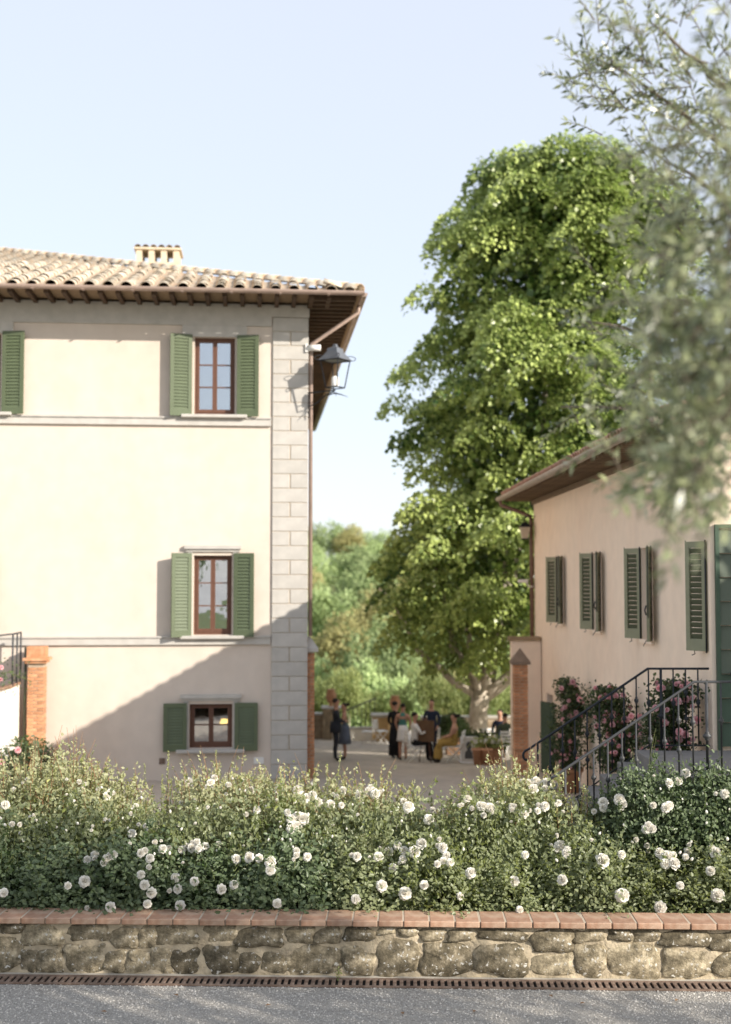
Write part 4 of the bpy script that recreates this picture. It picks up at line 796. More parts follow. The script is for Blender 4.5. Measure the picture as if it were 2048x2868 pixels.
# ================================================================== BIG LINDEN TREE
def limb(mb, p, q, r0, r1, n=6, wob=.15, rr=random):
    pts = []; p, q = Vector(p), Vector(q)
    for i in range(n+1):
        t = i/n; k = math.sin(t*math.pi)*wob; pts.append(p.lerp(q, t) + Vector((rr.uniform(-k, k), rr.uniform(-k, k), rr.uniform(-k, k)*.6)))
    mb.tube(pts, [r0 + (r1-r0)*i/n for i in range(n+1)], 8); return pts
def linden():
    r = np.random.default_rng(4); Yt = 41.0; bx = 3.75; zb = gz(Yt); t = thing('linden_tree', 'huge dense linden tree with spreading pale limbs above the terrace', 'tree', (bx, Yt, zb))
    cxr = 6.1 - bx                                         # crown axis relative to the trunk
    tr = MB(); rr = random.Random(3); top = [(0, 0, -.1), (.0, 0, .6), (.05, .1, 1.3), (.15, .1, 2.0)]
    tr.tube(top, [.46, .34, .30, .34], 12)
    for e, r0 in (((-3.3, -1.0, 5.4), .20), ((-1.6, .6, 7.0), .24), ((1.2, -.8, 8.0), .26), ((2.2, 1.0, 10.0), .3), ((4.5, .2, 6.0), .28), ((3.4, -1.6, 6.8), .22), ((-.6, -1.2, 6.6), .2), ((6.0, .8, 8.0), .24)):
        p = (.15 + e[0]*.03, .1, 1.75); m = (e[0]*.5, e[1]*.5, 1.7 + e[2]*.24); a = limb(tr, p, m, r0*.72, r0*.5, 5, .12, rr); limb(tr, m, e, r0*.5, r0*.2, 6, .3, rr)
    tr.tube([(.15, .1, 1.9), (1.2, .1, 6), (cxr, 0, 11), (cxr, 0, 15)], [.30, .22, .12, .04], 10)
    tr.build('trunk', M_BARK, t)
    # crown profile: half-width over height
    prof = [(1.0, 2.2), (1.5, 3.7), (2.2, 4.6), (3.7, 5.0), (4.8, 5.6), (5.65, 5.1), (6.5, 4.7), (7.8, 4.4), (8.9, 5.0), (9.9, 4.3), (11.1, 5.0), (12.5, 3.8), (13.7, 4.4), (14.6, 3.4), (16.4, 3.4), (17.4, 2.6), (18.3, 1.8), (19.0, .9)]
    zz = np.array([p[0] for p in prof]); hw = np.array([p[1] for p in prof]); boughs = []
    for k in range(270):
        z = r.uniform(1.9, 18.7) if k > 50 else r.uniform(15, 18.7); R_ = np.interp(z, zz, hw) + (.5 if z > 14 else 0); a = r.uniform(0, 6.28); q = math.sqrt(r.uniform(.5, 1.0)); s_ = r.uniform(.7, 1.4)
        R_ = max(.2, R_*(1 + .10*r.normal()) - .55*s_); boughs.append((cxr + R_*q*math.cos(a) + (.9 if z > 13 else 0), R_*q*math.sin(a)*.95, z, s_, q))
    for z, h_ in prof[1:-1]: boughs.append((cxr - h_ + .45, r.uniform(-1.2, .6), z, .62, 1.0))
    Ps, Ds, Ns, Ls, Ts = [], [], [], [], []
    for bx_, by_, bz_, s, q in boughs:
        m = int(560*s*s + 80); u = r.normal(size=(m, 3)); u[:, 2] = np.abs(u[:, 2])*.9 - .12; u /= np.linalg.norm(u, axis=1, keepdims=True); rad = r.uniform(.74, 1.06, (m, 1))*(1 + .22*np.sin(4*u[:, :1]/1+bx_*3)*np.cos(4*u[:, 1:2]+by_*5))
        off = u*rad*np.array([1.18, 1.18, .50])*s; rr_ = np.hypot(off[:, 0], off[:, 1]); off[:, 2] -= .48*rr_**2/s
        d0 = np.array([bx_-cxr, by_, 0]); d0 /= np.linalg.norm(d0)+1e-6; P = off + np.array([bx_, by_, bz_]) + d0*.12
        D = off*np.array([1, 1, 0])*.8 + r.normal(size=(m, 3))*.40 + d0*.3; D[:, 2] -= .6; N = u*.5 + TOSUN*1.1 + r.normal(size=(m, 3))*.38
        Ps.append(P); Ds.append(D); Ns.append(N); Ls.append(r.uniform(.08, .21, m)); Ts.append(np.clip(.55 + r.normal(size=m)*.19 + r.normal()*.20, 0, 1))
    m = 16000; z = r.uniform(2.4, 17.8, m); R_ = np.interp(z, zz, hw)*.66*np.sqrt(r.uniform(0, 1, m)); a = r.uniform(0, 6.28, m)      # inner filler leaves, toned dark to paint the crown's inner shade
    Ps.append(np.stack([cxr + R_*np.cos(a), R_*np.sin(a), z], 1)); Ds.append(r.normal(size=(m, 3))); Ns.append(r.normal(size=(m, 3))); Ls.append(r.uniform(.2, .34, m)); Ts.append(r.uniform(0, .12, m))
    P, D, N, L, T = map(np.concatenate, (Ps, Ds, Ns, Ls, Ts)); P[:, 2] -= zb
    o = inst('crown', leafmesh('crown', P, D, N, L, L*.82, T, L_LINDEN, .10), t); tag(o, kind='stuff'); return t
linden()

# ================================================================== OLIVE TREES (one reaches into the frame)
def olive(label, loc, crown, n_twigs, seed, targets=None, boughs=()):
    r = np.random.default_rng(seed); rr = random.Random(seed); t = thing('olive_tree', label, 'olive tree', loc); tr = MB(); c0 = Vector(crown[0]) - Vector(loc); rad = crown[1]
    limb(tr, (0, 0, -.1), (c0.x*.2, c0.y*.2, c0.z*.5), .24, .17, 5, .12, rr); start = Vector((c0.x*.2, c0.y*.2, c0.z*.5)); ends = []
    for k in range(9):
        u = Vector((rr.gauss(0, 1), rr.gauss(0, 1), rr.gauss(.2, .7))).normalized(); e = c0 + Vector((u.x*rad[0], u.y*rad[1], u.z*rad[2]))*.72; limb(tr, start, e, .09, .02, 6, .2, rr); ends.append(e)
    for a, b in boughs:                                    # boughs that carry the sprays
        a, b = a - Vector(loc), b - Vector(loc); limb(tr, start, a, .05, .022, 5, .12, rr); limb(tr, a, b, .020, .005, 5, .05, rr)
    tr.build('trunk', M_BARKD, t); twigs = MB(); Ps, Ds, Ns, Ls = [], [], [], []
    org, tip = [], []
    for k in range(n_twigs):
        u = r.normal(size=3); u /= np.linalg.norm(u); q = r.uniform(.25, 1.0)**.5; p = np.array(c0) + u*q*np.array(rad); ln = r.uniform(.25, .55); d = u*.8 + r.normal(size=3)*.6; d[2] += .05; d /= np.linalg.norm(d); org.append(p); tip.append(p + d*ln)
    if targets:
        for (a, b) in targets: org.append(np.array(a) - np.array(loc)); tip.append(np.array(b) - np.array(loc))
    for p, e in zip(org, tip):
        ln = np.linalg.norm(e-p); d = (e-p)/ln; sag = np.array([0, 0, -.04*ln]); twigs.tube([tuple(p), tuple((p+e)/2 - sag), tuple(e)], [.005, .0035, .0015], 4, False)
        m = max(8, int(ln/.017)); tt = np.linspace(.12, 1, m); Q = p + (e-p)*tt[:, None] - sag*np.sin(tt*3.14)[:, None]; s = np.cross(d, r.normal(size=3)); s /= np.linalg.norm(s); s2 = np.cross(d, s); side = np.where(np.arange(m) % 2 == 0, 1, -1)[:, None]
        al = np.where((np.arange(m)//2) % 2 == 0, 1, 0)[:, None]; Dd = d*.75 + side*(s*al + s2*(1-al))*.8 + r.normal(size=(m, 3))*.22; Ps.append(Q); Ds.append(Dd); Ns.append(r.normal(size=(m, 3))*.6 + TOSUN*1.1); Ls.append(r.uniform(.055, .092, m))
    P, D, N, L = map(np.concatenate, (Ps, Ds, Ns, Ls)); T = r.uniform(0, 1, len(P))**2.0
    tag(inst('crown', leafmesh('crown', P, D, N, L, L*.29, T, L_OLIVE, .10), t), kind='stuff'); tag(twigs.build('twigs', M_BARKD, t), kind='stuff'); return t
tg = []; bo = []
def spray(px0, py0, px1, py1, Y, n, spread, ln=.34):
    """side twigs along a bough running between two points at depth Y"""
    a, b = at(px0, py0, Y), at(px1, py1, Y*.98); bo.append((a, b))
    for k in range(n):
        t = random.random(); p = a.lerp(b, t) + Vector((random.gauss(0, spread), random.gauss(0, .22), random.gauss(0, spread))); d = (b-a).normalized()*.7 + Vector((random.gauss(0, .5), random.gauss(0, .6), random.gauss(.05, .5))); tg.append((tuple(p), tuple(p + d.normalized()*ln*random.uniform(.6, 1.1))))
spray(2040, 420, 1690, 150, 8.2, 56, .16); spray(1720, 170, 1590, 100, 8.4, 9, .06, .26); spray(1800, 300, 1650, 230, 8.3, 15, .09, .3); spray(2040, 250, 1820, 60, 7.6, 32, .15); spray(2050, 560, 1830, 430, 7.4, 22, .14); spray(1900, 450, 1790, 410, 7.8, 5, .05, .3); spray(2050, 800, 1840, 560, 7.4, 30, .18)
spray(2060, 1000, 1640, 900, 8.0, 30, .16); spray(2060, 1160, 1570, 1140, 8.2, 16, .08, .3); spray(2060, 1020, 1800, 1010, 6.8, 30, .19); spray(2080, 1250, 1870, 1160, 6.0, 46, .15); spray(2080, 1300, 1970, 1330, 5.6, 30, .10, .28); spray(1945, 1220, 1940, 1360, 5.6, 10, .05, .22)
spray(2080, 200, 2000, 900, 4.8, 120, .16); spray(2080, 800, 2010, 1250, 4.4, 110, .13)
olive('silvery olive tree reaching over the drive before the farmhouse', (4.9, 6.4, 0), ((4.5, 6.3, 6.3), (2.5, 1.8, 1.9)), 640, 3, tg, [q for q in bo if (q[0]-q[1]).length > .45])
olive('olive tree standing off beside the gravel drive', (8.4, 4.7, 0), ((8.4, 4.8, 5.8), (2.1, 1.5, 1.4)), 1200, 9)
olive('small olive tree at the far side of the gravel drive', (12.2, 3.7, 0), ((12.2, 3.7, 5.2), (2.3, 1.5, 1.4)), 1000, 10)

# ================================================================== TERRACE BEYOND: parapets, urns, chairs, planters, people
def simple_wall(name, label, p, q, h, th, m, mc, n=10):
    p, q = Vector(p), Vector(q); L = (q-p).length; t = thing(name, label, 'wall', p, math.atan2(q.y-p.y, q.x-p.x)); B(0, L, 0, th, -.4, h).build('wall_body', M_MORTAR, t)
    z = .0; k = 0
    while z < h - .1:
        hh = min(random.uniform(.16, .24), h - z); x = 0
        while x < L - .05:
            wd = min(random.uniform(.28, .55), L - x); MB().cbox(x+.01, x+wd-.01, -.025, .0, z+.01, z+hh-.008, .012).build('stone', M_BUSHWALL, t); x += wd
        z += hh
    x = 0
    while x < L: wd = min(.6, L-x); MB().cbox(x+.004, x+wd-.004, -.06, th+.06, h+.002, h+.07, .01).build('coping_slab', mc, t); x += .6
    return t
simple_wall('terrace_parapet', 'rough stone parapet at the terrace edge beyond the villa corner', (-3.6, 48.2, gz(48.2)), (-1.3, 48.2, gz(48.2)), .92, .4, M_BUSHWALL, M_PIETRA)
simple_wall('terrace_parapet', 'stone parapet with pale coping under the linden tree', (2.1, 46.5, gz(46.5)), (9.0, 46.5, gz(46.5)), .86, .4, M_BUSHWALL, M_CONC)
wt = thing('low_white_wall', 'low pale wall behind the white garden chairs on the terrace', 'wall', (-1.25, 47.0, gz(47.0)), R(4)); B(0, 2.4, 0, .3, -.2, .42).build('wall_body', M_STAIRW, wt); B(-.03, 2.43, -.03, .33, .422, .48).build('coping', M_CONC, wt)
hr = thing('terrace_handrail', 'thin iron handrail sloping down the steps at the terrace edge', 'railing', (0, 47.8, gz(47.8)))
MB().tube([(-1.05, 0, 1.0), (.42, .6, 1.55)], .03, 6).build('handrail', M_GALV, hr)
for k in range(9): x = -1.0 + k*.17; MB().tube([(x, .03+k*.07, -.1), (x, .03+k*.07, 1.0+(x+1.05)*.374)], .014, 5).build('baluster', M_GALV, hr)
def urn(X, Y, zb, label, ped):
    t = thing('urn', label, 'urn', (X, Y, zb)); t.scale = (.78, .78, .85); MB().lathe([(.12, 0), (.13, .04), (.09, .08), (.20, .24), (.27, .44), (.25, .60), (.17, .70), (.21, .74), (.21, .78), (.15, .78), (.02, .70)], n=18).build('urn_body', M_TERRA, t)
    return t
pd = thing('urn_pedestal', 'ochre square pedestal with pale cap at the terrace edge', 'pedestal', (.62, 46.9, gz(46.9))); MB().cbox(-.36, .36, -.36, .36, -.1, .92, .02).build('shaft', M_OCHRE, pd); MB().cbox(-.42, .42, -.42, .42, .922, 1.02, .02).build('cap', M_CONC, pd)
pd2 = thing('urn_pedestal', 'stone pedestal rising from the rough parapet by the villa', 'pedestal', (-1.35, 48.0, gz(48.0))); MB().cbox(-.33, .33, -.3, .3, -.1, 1.2, .02).build('shaft', M_BUSHWALL, pd2); MB().cbox(-.38, .38, -.35, .35, 1.202, 1.28, .02).build('cap', M_PIETRA, pd2)
pd3 = thing('urn_pedestal', 'ochre pedestal beside the standing guests on the terrace', 'pedestal', (1.12, 46.4, gz(46.4))); MB().cbox(-.26, .26, -.26, .26, -.1, .98, .02).build('shaft', M_OCHRE, pd3); MB().cbox(-.31, .31, -.31, .31, .982, 1.05, .02).build('cap', M_CONC, pd3)
urn(-1.35, 48.0, gz(48.0)+1.28, 'terracotta urn on the stone pedestal behind the suited man', 0); urn(1.12, 46.4, gz(46.4)+1.05, 'terracotta urn on the ochre pedestal behind the guests', 0)
def chair(X, Y, rz, label, grp='white garden chairs on the terrace'):
    t = thing('garden_chair', label, 'chair', (X, Y, gz(Y)), rz, grp)
    for s in (-1, 1):
        MB().tube([(s*.20, .22, 0), (s*.20, -.20, .46), (s*.20, -.26, .90)], .014, 6).build('leg', M_WHITE, t); MB().tube([(s*.18, -.24, 0), (s*.18, .20, .45)], .014, 6).build('leg', M_WHITE, t)
    for k in range(5): B(-.21, .21, -.18+k*.085, -.11+k*.085, .455, .472).build('seat_slat', M_WHITE, t)
    for k in range(4): B(-.19, .19, -.252, -.238, .56+k*.09, .62+k*.09).build('back_slat', M_WHITE, t)
    return t
chair(.12, 44.5, R(70), 'white garden chair turned sideways by the low pale wall'); chair(.55, 44.8, R(-60), 'white garden chair facing the low pale wall'); chair(1.95, 36.6, R(160), 'white folding chair standing behind the navy suited man'); chair(3.62, 37.2, R(20), 'white chair beside the pair of guests under the linden')
# planters
def planter(X, Y, wx, wy, h, label, m, flowers):
    t = thing('planter_box', label, 'planter', (X, Y, gz(Y))); mb = MB(); mb.cbox(-wx/2, wx/2, -wy/2, wy/2, 0, h, .015); mb.build('box', m, t); B(-wx/2-.03, wx/2+.03, -wy/2-.03, wy/2+.03, h+.002, h+.05).build('rim', m, t)
    r = np.random.default_rng(int(X*100)); n = 900; P = np.stack([r.normal(size=n)*wx*.30, r.normal(size=n)*wy*.3, h+.05+np.abs(r.normal(size=n))*.11], 1); L = r.uniform(.06, .12, n); D = r.normal(size=(n, 3)); D[:, 2] += .4
    tag(inst('foliage', leafmesh('foliage', P, D, r.normal(size=(n, 3))*.5+np.array([0, 0, .8]), L, L*.6, r.uniform(.2, 1, n), L_BRIGHT if flowers else L_CLIMB), t), kind='stuff')
    if flowers:
        for k in range(26): inst('flower', BLOOMS[k % 3], t, (r.normal()*wx*.3, r.normal()*wy*.3, h+.16+r.uniform(0, .1)), (r.uniform(-.5, .5), r.uniform(-.5, .5), 0), 1.3)
    return t
planter(3.40, 33.6, .62, .5, .42, 'terracotta planter of white flowers beside the brick gate pillar', M_TERRA, True)
planter(3.12, 34.75, .85, .5, .55, 'brown terracotta trough behind the framed portrait', M_TERRA, False)
def clay_pot(X, Y, label): t = thing('clay_pot', label, 'pot', (X, Y, gz(Y)), 0, 'clay pots before the flower planter'); MB().lathe([(.09, 0), (.13, .38), (.155, .39), (.155, .44), (.12, .44), (.11, .40)], n=14).build('pot_body', M_TERRA, t)
clay_pot(3.02, 33.1, 'tall narrow clay pot before the flower planter'); clay_pot(3.28, 33.0, 'tall narrow clay pot before the flower planter')
bx_ = thing('wooden_tub', 'brown wooden tub holding the dark shrub on the terrace', 'planter', (2.95, 38.6, gz(38.6))); MB().cbox(-.42, .42, -.35, .35, 0, .62, .02).build('tub', mat('tub_wood', (.20, .12, .07), .8, .2, 9), bx_)
r_ = np.random.default_rng(8); n = 5200; u = r_.normal(size=(n, 3)); u[:, 2] = np.abs(u[:, 2]); u /= np.linalg.norm(u, axis=1, keepdims=True); P = u*np.array([.56, .5, .62])*r_.uniform(.5, 1.05, (n, 1))
ds = thing('dark_shrub', 'dark rounded shrub in the wooden tub by the linden trunk', 'shrub', (2.72, 38.6, gz(38.6)+.62)); L = r_.uniform(.05, .10, n); tag(inst('foliage', leafmesh('foliage', P, u+r_.normal(size=(n, 3))*.5, r_.normal(size=(n, 3)), L, L*.4, r_.uniform(0, .5, n), L_CLIMB), ds), kind='stuff')
# framed portrait leaning on the planter
pf = thing('framed_portrait', 'framed portrait sketch leaning against the brown trough', 'picture', (PX(1310, 34.1), 34.1, gz(34.1)), R(6)); pf.rotation_euler = (R(-14), 0, R(-8))
mb = MB(); mb.box(-.24, .24, 0, .025, 0, .74); mb.build('frame', M_WHITE, pf); B(-.205, .205, -.004, -.001, .04, .70).build('paper', mat('sketch_paper', (.55, .50, .43), .8, .06), pf)
sk = MB(); sk.add([(-.11, -.007, .12), (.12, -.007, .12), (.10, -.007, .30), (.05, -.007, .36), (.08, -.007, .46), (.05, -.007, .58), (-.03, -.007, .60), (-.08, -.007, .50), (-.04, -.007, .36), (-.10, -.007, .30)], [tuple(range(10))]); sk.build('drawn_figure', mat('charcoal_drawing', (.08, .075, .07), .9), pf)

CL = {}
def cloth(name, c): 
    if name not in CL: CL[name] = mat('cloth_'+name, c, .85, .12, 12)
    return CL[name]
SKIN = mat('skin', (.45, .25, .17), .55, .05); HAIR = mat('dark_hair', (.018, .013, .010), .6, .1); SHOE = mat('shoe_leather', (.02, .017, .015), .4, .1)
def person(label, X, Y, rz, h=1.75, sit=False, top='navy', bottom='navy', sleeves=True, dress=None, arms=((.25, .1), (.25, .1)), legs_bare=False, hair='short', tops=None, stance=.09, shoulder=.185, seatz=.47):
    """one continuous skinned figure; x right, y forward; arms = (reach forward 0..1, lift) for each side"""
    s = h/1.75; J = []; E = []; Rr = []; Lb = []
    def v(p, r, l): J.append(Vector(p)*s); Rr.append((r*s if not hasattr(r, '__len__') else r[0]*s, r*s if not hasattr(r, '__len__') else r[1]*s)); Lb.append(l); return len(J)-1
    def e(a, b): E.append((a, b)); return b
    pz = .94 if not sit else seatz/s + .10
    pel = v((0, 0, pz), (.15, .11), 'b'); ab = v((0, .01, pz+.16), (.135, .095), 't'); chs = v((0, .015, pz+.38), (.165, .11), 't'); nk0 = v((0, .0, pz+.53), (.075, .065), 't'); nk = v((0, .01, pz+.59), .050, 'h'); hd = v((0, .025, pz+.68), (.086, .098), 'h'); hd2 = v((0, .02, pz+.765), (.092, .106), 'h'); hd3 = v((0, .01, pz+.82), (.06, .07), 'h')
    e(pel, ab); e(ab, chs); e(chs, nk0); e(nk0, nk); e(nk, hd); e(hd, hd2); e(hd2, hd3)
    ns_ = v((0, .105, pz+.70), .014, 'h'); e(hd, ns_)
    for sd, (rch, lift) in zip((-1, 1), arms):
        sh = v((sd*shoulder, 0, pz+.47), .062, 's'); e(chs, sh); el = v((sd*(shoulder+.055), -.02+rch*.18, pz+.47-.27+lift*.10), .045, 's'); e(sh, el)
        wr = v((sd*(shoulder+.03-rch*.10), -.0+rch*.42, pz+.47-.50+rch*.30+lift*.25), .030, 's'); e(el, wr); d = (J[wr]-J[el]).normalized()/1; pm = v((Vector(J[wr])/s + d*.07), (.036, .020), 'a'); e(wr, pm)
        side = Vector((0, 1, 0)) if rch < .4 else Vector((sd, 0, 0)); 
        for k in range(4):
            o_ = side*(-.027+.018*k); f1 = v(J[pm]/s + d*.045 + o_, .0095, 'a'); e(pm, f1); f2 = v(J[f1]/s + (d*.9 + Vector((-sd*.35, 0, 0))).normalized()*(.034 if k not in (1, 2) else .042), .0085, 'a'); e(f1, f2)
        th_ = v(J[wr]/s + d*.045 + side*.045, .011, 'a'); e(wr, th_); th2 = v(J[th_]/s + d*.035 + side*.008, .009, 'a'); e(th_, th2)
    for sd in (-1, 1):
        hp = v((sd*.085, 0, pz-.04), .088, 'l'); e(pel, hp)
        if sit: kn = v((sd*.13, .44, pz-.02), .062, 'l'); ak = v((sd*.12, .42+.10*(sd > 0), .10), .040, 'l')
        else: kn = v((sd*stance, .015, .50), .060, 'l'); ak = v((sd*stance, -.01, .10), .040, 'l')
        e(hp, kn)
        if not sit: pass
        cf = v(J[kn]/s*.62 + J[ak]/s*.38 + Vector((0, -.02, 0)), .055, 'l'); e(kn, cf); e(cf, ak); tx, ty = J[ak].x/s, J[ak].y/s
        hl2 = v((tx, ty+.03, .045), (.040, .045), 'f'); e(ak, hl2); bl = v((tx+sd*.01, ty+.13, .036), (.042, .030), 'f'); e(hl2, bl); to = v((tx+sd*.012, ty+.19, .030), (.03, .022), 'f'); e(bl, to)
    me = bpy.data.meshes.new('person_skeleton'); me.from_pydata([tuple(p) for p in J], E, []); me.update()
    o = bpy.data.objects.new('person_tmp', me); COL.objects.link(o); md = o.modifiers.new('s', 'SKIN'); md.use_smooth_shade = True
    for i, sv in enumerate(me.skin_vertices[0].data): sv.radius = Rr[i]; sv.use_root = (i == 0)
    o.modifiers.new('sub', 'SUBSURF').levels = 1
    dg = bpy.context.evaluated_depsgraph_get(); fm = bpy.data.meshes.new_from_object(o.evaluated_get(dg)); bpy.data.objects.remove(o)
    m_top = cloth(*top); m_bot = cloth(*bottom); mats_ = [m_top, m_bot, SKIN, SHOE]
    fm.materials.clear(); [fm.materials.append(x) for x in mats_]
    jv = np.array([tuple(p) for p in J]); seg = np.array(E); A, Bv = jv[seg[:, 0]], jv[seg[:, 1]]; lab = [Lb[b] for a, b in E]
    cen = np.empty(len(fm.polygons)*3); fm.polygons.foreach_get('center', cen); cen = cen.reshape(-1, 3); AB = Bv-A
    t_ = np.clip(((cen[:, None]-A[None])*AB[None]).sum(-1)/np.maximum((AB*AB).sum(-1), 1e-9)[None], 0, 1); dist = np.linalg.norm(cen[:, None]-(A[None]+AB[None]*t_[..., None]), axis=-1); near = dist.argmin(1)
    mp = {'b': 1, 't': 0, 'h': 2, 's': 0 if sleeves else 2, 'a': 2, 'l': 2 if legs_bare else 1, 'f': 3}
    fm.polygons.foreach_set('material_index', [mp[lab[k]] for k in near]); fm.polygons.foreach_set('use_smooth', [True]*len(fm.polygons)); fm.update()
    t = thing('person', label, 'person', (X, Y, gz(Y)), rz); fm.name = 'body'; inst('body', fm, t)
    hm = MB(); hz_ = (pz+.765)*s; n1, n2 = 12, 7
    vs = []; 
    for i in range(n2):
        for k in range(n1):
            a = 2*math.pi*k/n1; low = -.35 if math.sin(a) > .2 else (-.85 if hair == 'short' else -1.5); b = math.pi/2 + (low*1.0 - math.pi/2)*(i/(n2-1)) if False else (1-i/(n2-1))*(math.pi/2) + (i/(n2-1))*low
            rr = math.cos(max(b, -1.2)); vs.append((.080*s*rr*math.cos(a), (.004 + .094*rr*math.sin(a)-.010)*s, hz_ + (.075*math.sin(b) if b > -1 else .075*math.sin(-1) + .09*(b+1))*s + .012*s))
    hm.add(vs, [(i*n1+k, i*n1+(k+1) % n1, (i+1)*n1+(k+1) % n1, (i+1)*n1+k) for i in range(n2-1) for k in range(n1)] + [tuple(range(n1))]); hm.smooth = True; hm.build('hair', HAIR, t)
    if hair == 'bun': MB().lathe([(.005, -.05), (.045, -.03), (.055, 0), (.045, .03), (.005, .05)], (0, -.11*s, hz_+.03*s), 10).build('hair_bun', HAIR, t)
    if dress and not sit: MB().lathe([(.135*s, pz*s+.16*s), (.165*s, pz*s), (.19*s, pz*s-.25*s), (.21*s, dress*s), (.19*s, dress*s)], n=16).build('skirt', m_bot, t)
    if dress and sit:
        mb = MB(); ring = [((0, 0, pz+.12), .16, .13), ((0, .10, pz+.03), .20, .14), ((0, .32, pz), .22, .13), ((0, .48, pz-.06), .23, .14), ((0, .50, pz-.22), .24, .12), ((0, .50, .14), .27, .14)]; vs = []
        for i, (c, a_, b_) in enumerate(ring):
            for k in range(12):
                an = 2*math.pi*k/12; up = i < 1 or i > 3
                vs.append(((c[0]+a_*math.cos(an))*s, (c[1] + (b_*math.sin(an) if up else 0))*s, (c[2] + (0 if up else b_*math.sin(an)))*s) if i <= 3 else ((c[0]+a_*math.cos(an))*s, (c[1] - b_*math.sin(an)*-1)*s, c[2]*s))
        mb.add(vs, [(i*12+k, i*12+(k+1) % 12, (i+1)*12+(k+1) % 12, (i+1)*12+k) for i in range(5) for k in range(12)]); mb.smooth = True; mb.build('skirt', m_bot, t)
    if top[0] in ('navy', 'charcoal', 'black') and not dress: MB().lathe([(.150*s, (pz+.18)*s), (.168*s, (pz+.02)*s), (.172*s, (pz-.13)*s), (.15*s, (pz-.13)*s)], n=16).build('jacket_hem', m_top, t)
    return t
NAVY, CHAR, BLACK = ('navy', (.018, .026, .05)), ('charcoal', (.028, .032, .042)), ('black', (.012, .012, .014)); WHT = ('white', (.72, .70, .66)); TEAL = ('teal', (.07, .20, .17)); GREYD = ('grey_blue', (.12, .14, .18)); MUST = ('mustard', (.38, .25, .07)); OLV = ('olive', (.06, .075, .045)); BEI = ('beige', (.42, .36, .30)); ROS = ('dusky', (.30, .20, .17))
person('man in dark grey suit standing sideways beside a woman in a blue-grey dress', PX(941, 35.4), 35.4, R(-80), 1.76, top=CHAR, bottom=CHAR, arms=((.55, .3), (.6, .2)))
person('woman in blue-grey dress standing behind the suited man', PX(966, 36.0), 36.0, R(95), 1.62, top=GREYD, bottom=GREYD, sleeves=False, dress=.50, legs_bare=True, hair='bun', arms=((.7, .3), (.6, .3)))
person('guest in a long black dress standing beside the woman in green', PX(1106, 36.4), 36.4, R(-30), 1.66, top=BLACK, bottom=BLACK, dress=.12, hair='bun')
person('woman in teal green top and pale skirt seen from behind', PX(1128, 35.6), 35.6, R(-12), 1.62, top=TEAL, bottom=WHT, sleeves=False, dress=.62, legs_bare=True, hair='bun', arms=((.2, 0), (.25, 0)))
person('seated sketch artist in white shirt and dark trousers', PX(1160, 34.6), 34.6, R(-75), 1.74, sit=True, top=WHT, bottom=BLACK, arms=((.8, .5), (.85, .45)))
person('man in navy suit standing behind the sketch artist', PX(1208, 35.9), 35.9, R(170), 1.72, top=NAVY, bottom=NAVY)
person('woman in mustard yellow dress sitting on a folding chair', PX(1272, 34.3), 34.3, R(75), 1.66, sit=True, top=MUST, bottom=MUST, sleeves=False, dress=.2, hair='bun', arms=((.6, .1), (.6, .1)))
person('man in dark suit sitting under the linden by the gate pillar', PX(1398, 36.6), 36.6, R(150), 1.76, sit=True, top=NAVY, bottom=NAVY, seatz=.50)
person('guest in olive green jacket seated with their back turned', PX(1412, 35.2), 35.2, R(10), 1.68, sit=True, top=OLV, bottom=OLV, hair='bun')
chair(PX(1160, 34.6), 34.6, R(-75), 'white folding chair under the sketch artist', 'folding chairs in use'); chair(PX(1272, 34.3), 34.3, R(75), 'white folding chair under the woman in yellow', 'folding chairs in use'); chair(PX(1398, 36.6), 36.6, R(150), 'white folding chair under the suited man by the gate pillar', 'folding chairs in use'); chair(PX(1412, 35.2), 35.2, R(10), 'white folding chair under the guest in olive', 'folding chairs in use')
ea = thing('sketch_easel', 'brown wooden easel board in front of the sketch artist', 'easel', (PX(1190, 34.5), 34.5, gz(34.5)), R(-20))
for a_, b_ in (((-.18, 0, 0), (-.03, .02, 1.25)), ((.18, 0, 0), (.03, .02, 1.25)), ((0, .42, 0), (0, .05, 1.25))): MB().tube([a_, b_], .016, 6).build('leg', M_WOOD, ea)
bd = MB().cbox(-.27, .27, -.03, -.008, .58, 1.18, .004).build('drawing_board', mat('easel_board', (.13, .075, .04), .7, .2, 8), ea)
# hedge strip behind the parapet
def crown_mesh(seed, n, leaf, m, squash=.8, lobes=16):
    r = np.random.default_rng(seed); cs = unit(lobes)*r.uniform(.25, .72, (lobes, 1)); cs[:, 2] = cs[:, 2]*squash; Ps, Ns, Ts = [], [], []
    for c in cs:
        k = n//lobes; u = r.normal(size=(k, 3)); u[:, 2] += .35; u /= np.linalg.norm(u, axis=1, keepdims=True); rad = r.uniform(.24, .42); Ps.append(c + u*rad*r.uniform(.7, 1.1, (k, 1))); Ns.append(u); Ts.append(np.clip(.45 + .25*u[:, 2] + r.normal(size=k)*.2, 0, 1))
    P, N, T = map(np.concatenate, (Ps, Ns, Ts)); D = r.normal(size=P.shape) + N*.2; L = leaf*r.uniform(.6, 1.3, len(P)); return leafmesh('crown', P, D, N*.6 + TOSUN*.9 + r.normal(size=N.shape)*.4, L, L*.8, T, m)
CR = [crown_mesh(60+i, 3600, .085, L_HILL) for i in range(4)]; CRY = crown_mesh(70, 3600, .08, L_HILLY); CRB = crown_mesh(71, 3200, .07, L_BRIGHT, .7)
tk = MB().tube([(0, 0, -.2), (.02, 0, .4), (0, .02, .8)], [.05, .04, .02], 7).mesh('trunk', M_BARK)
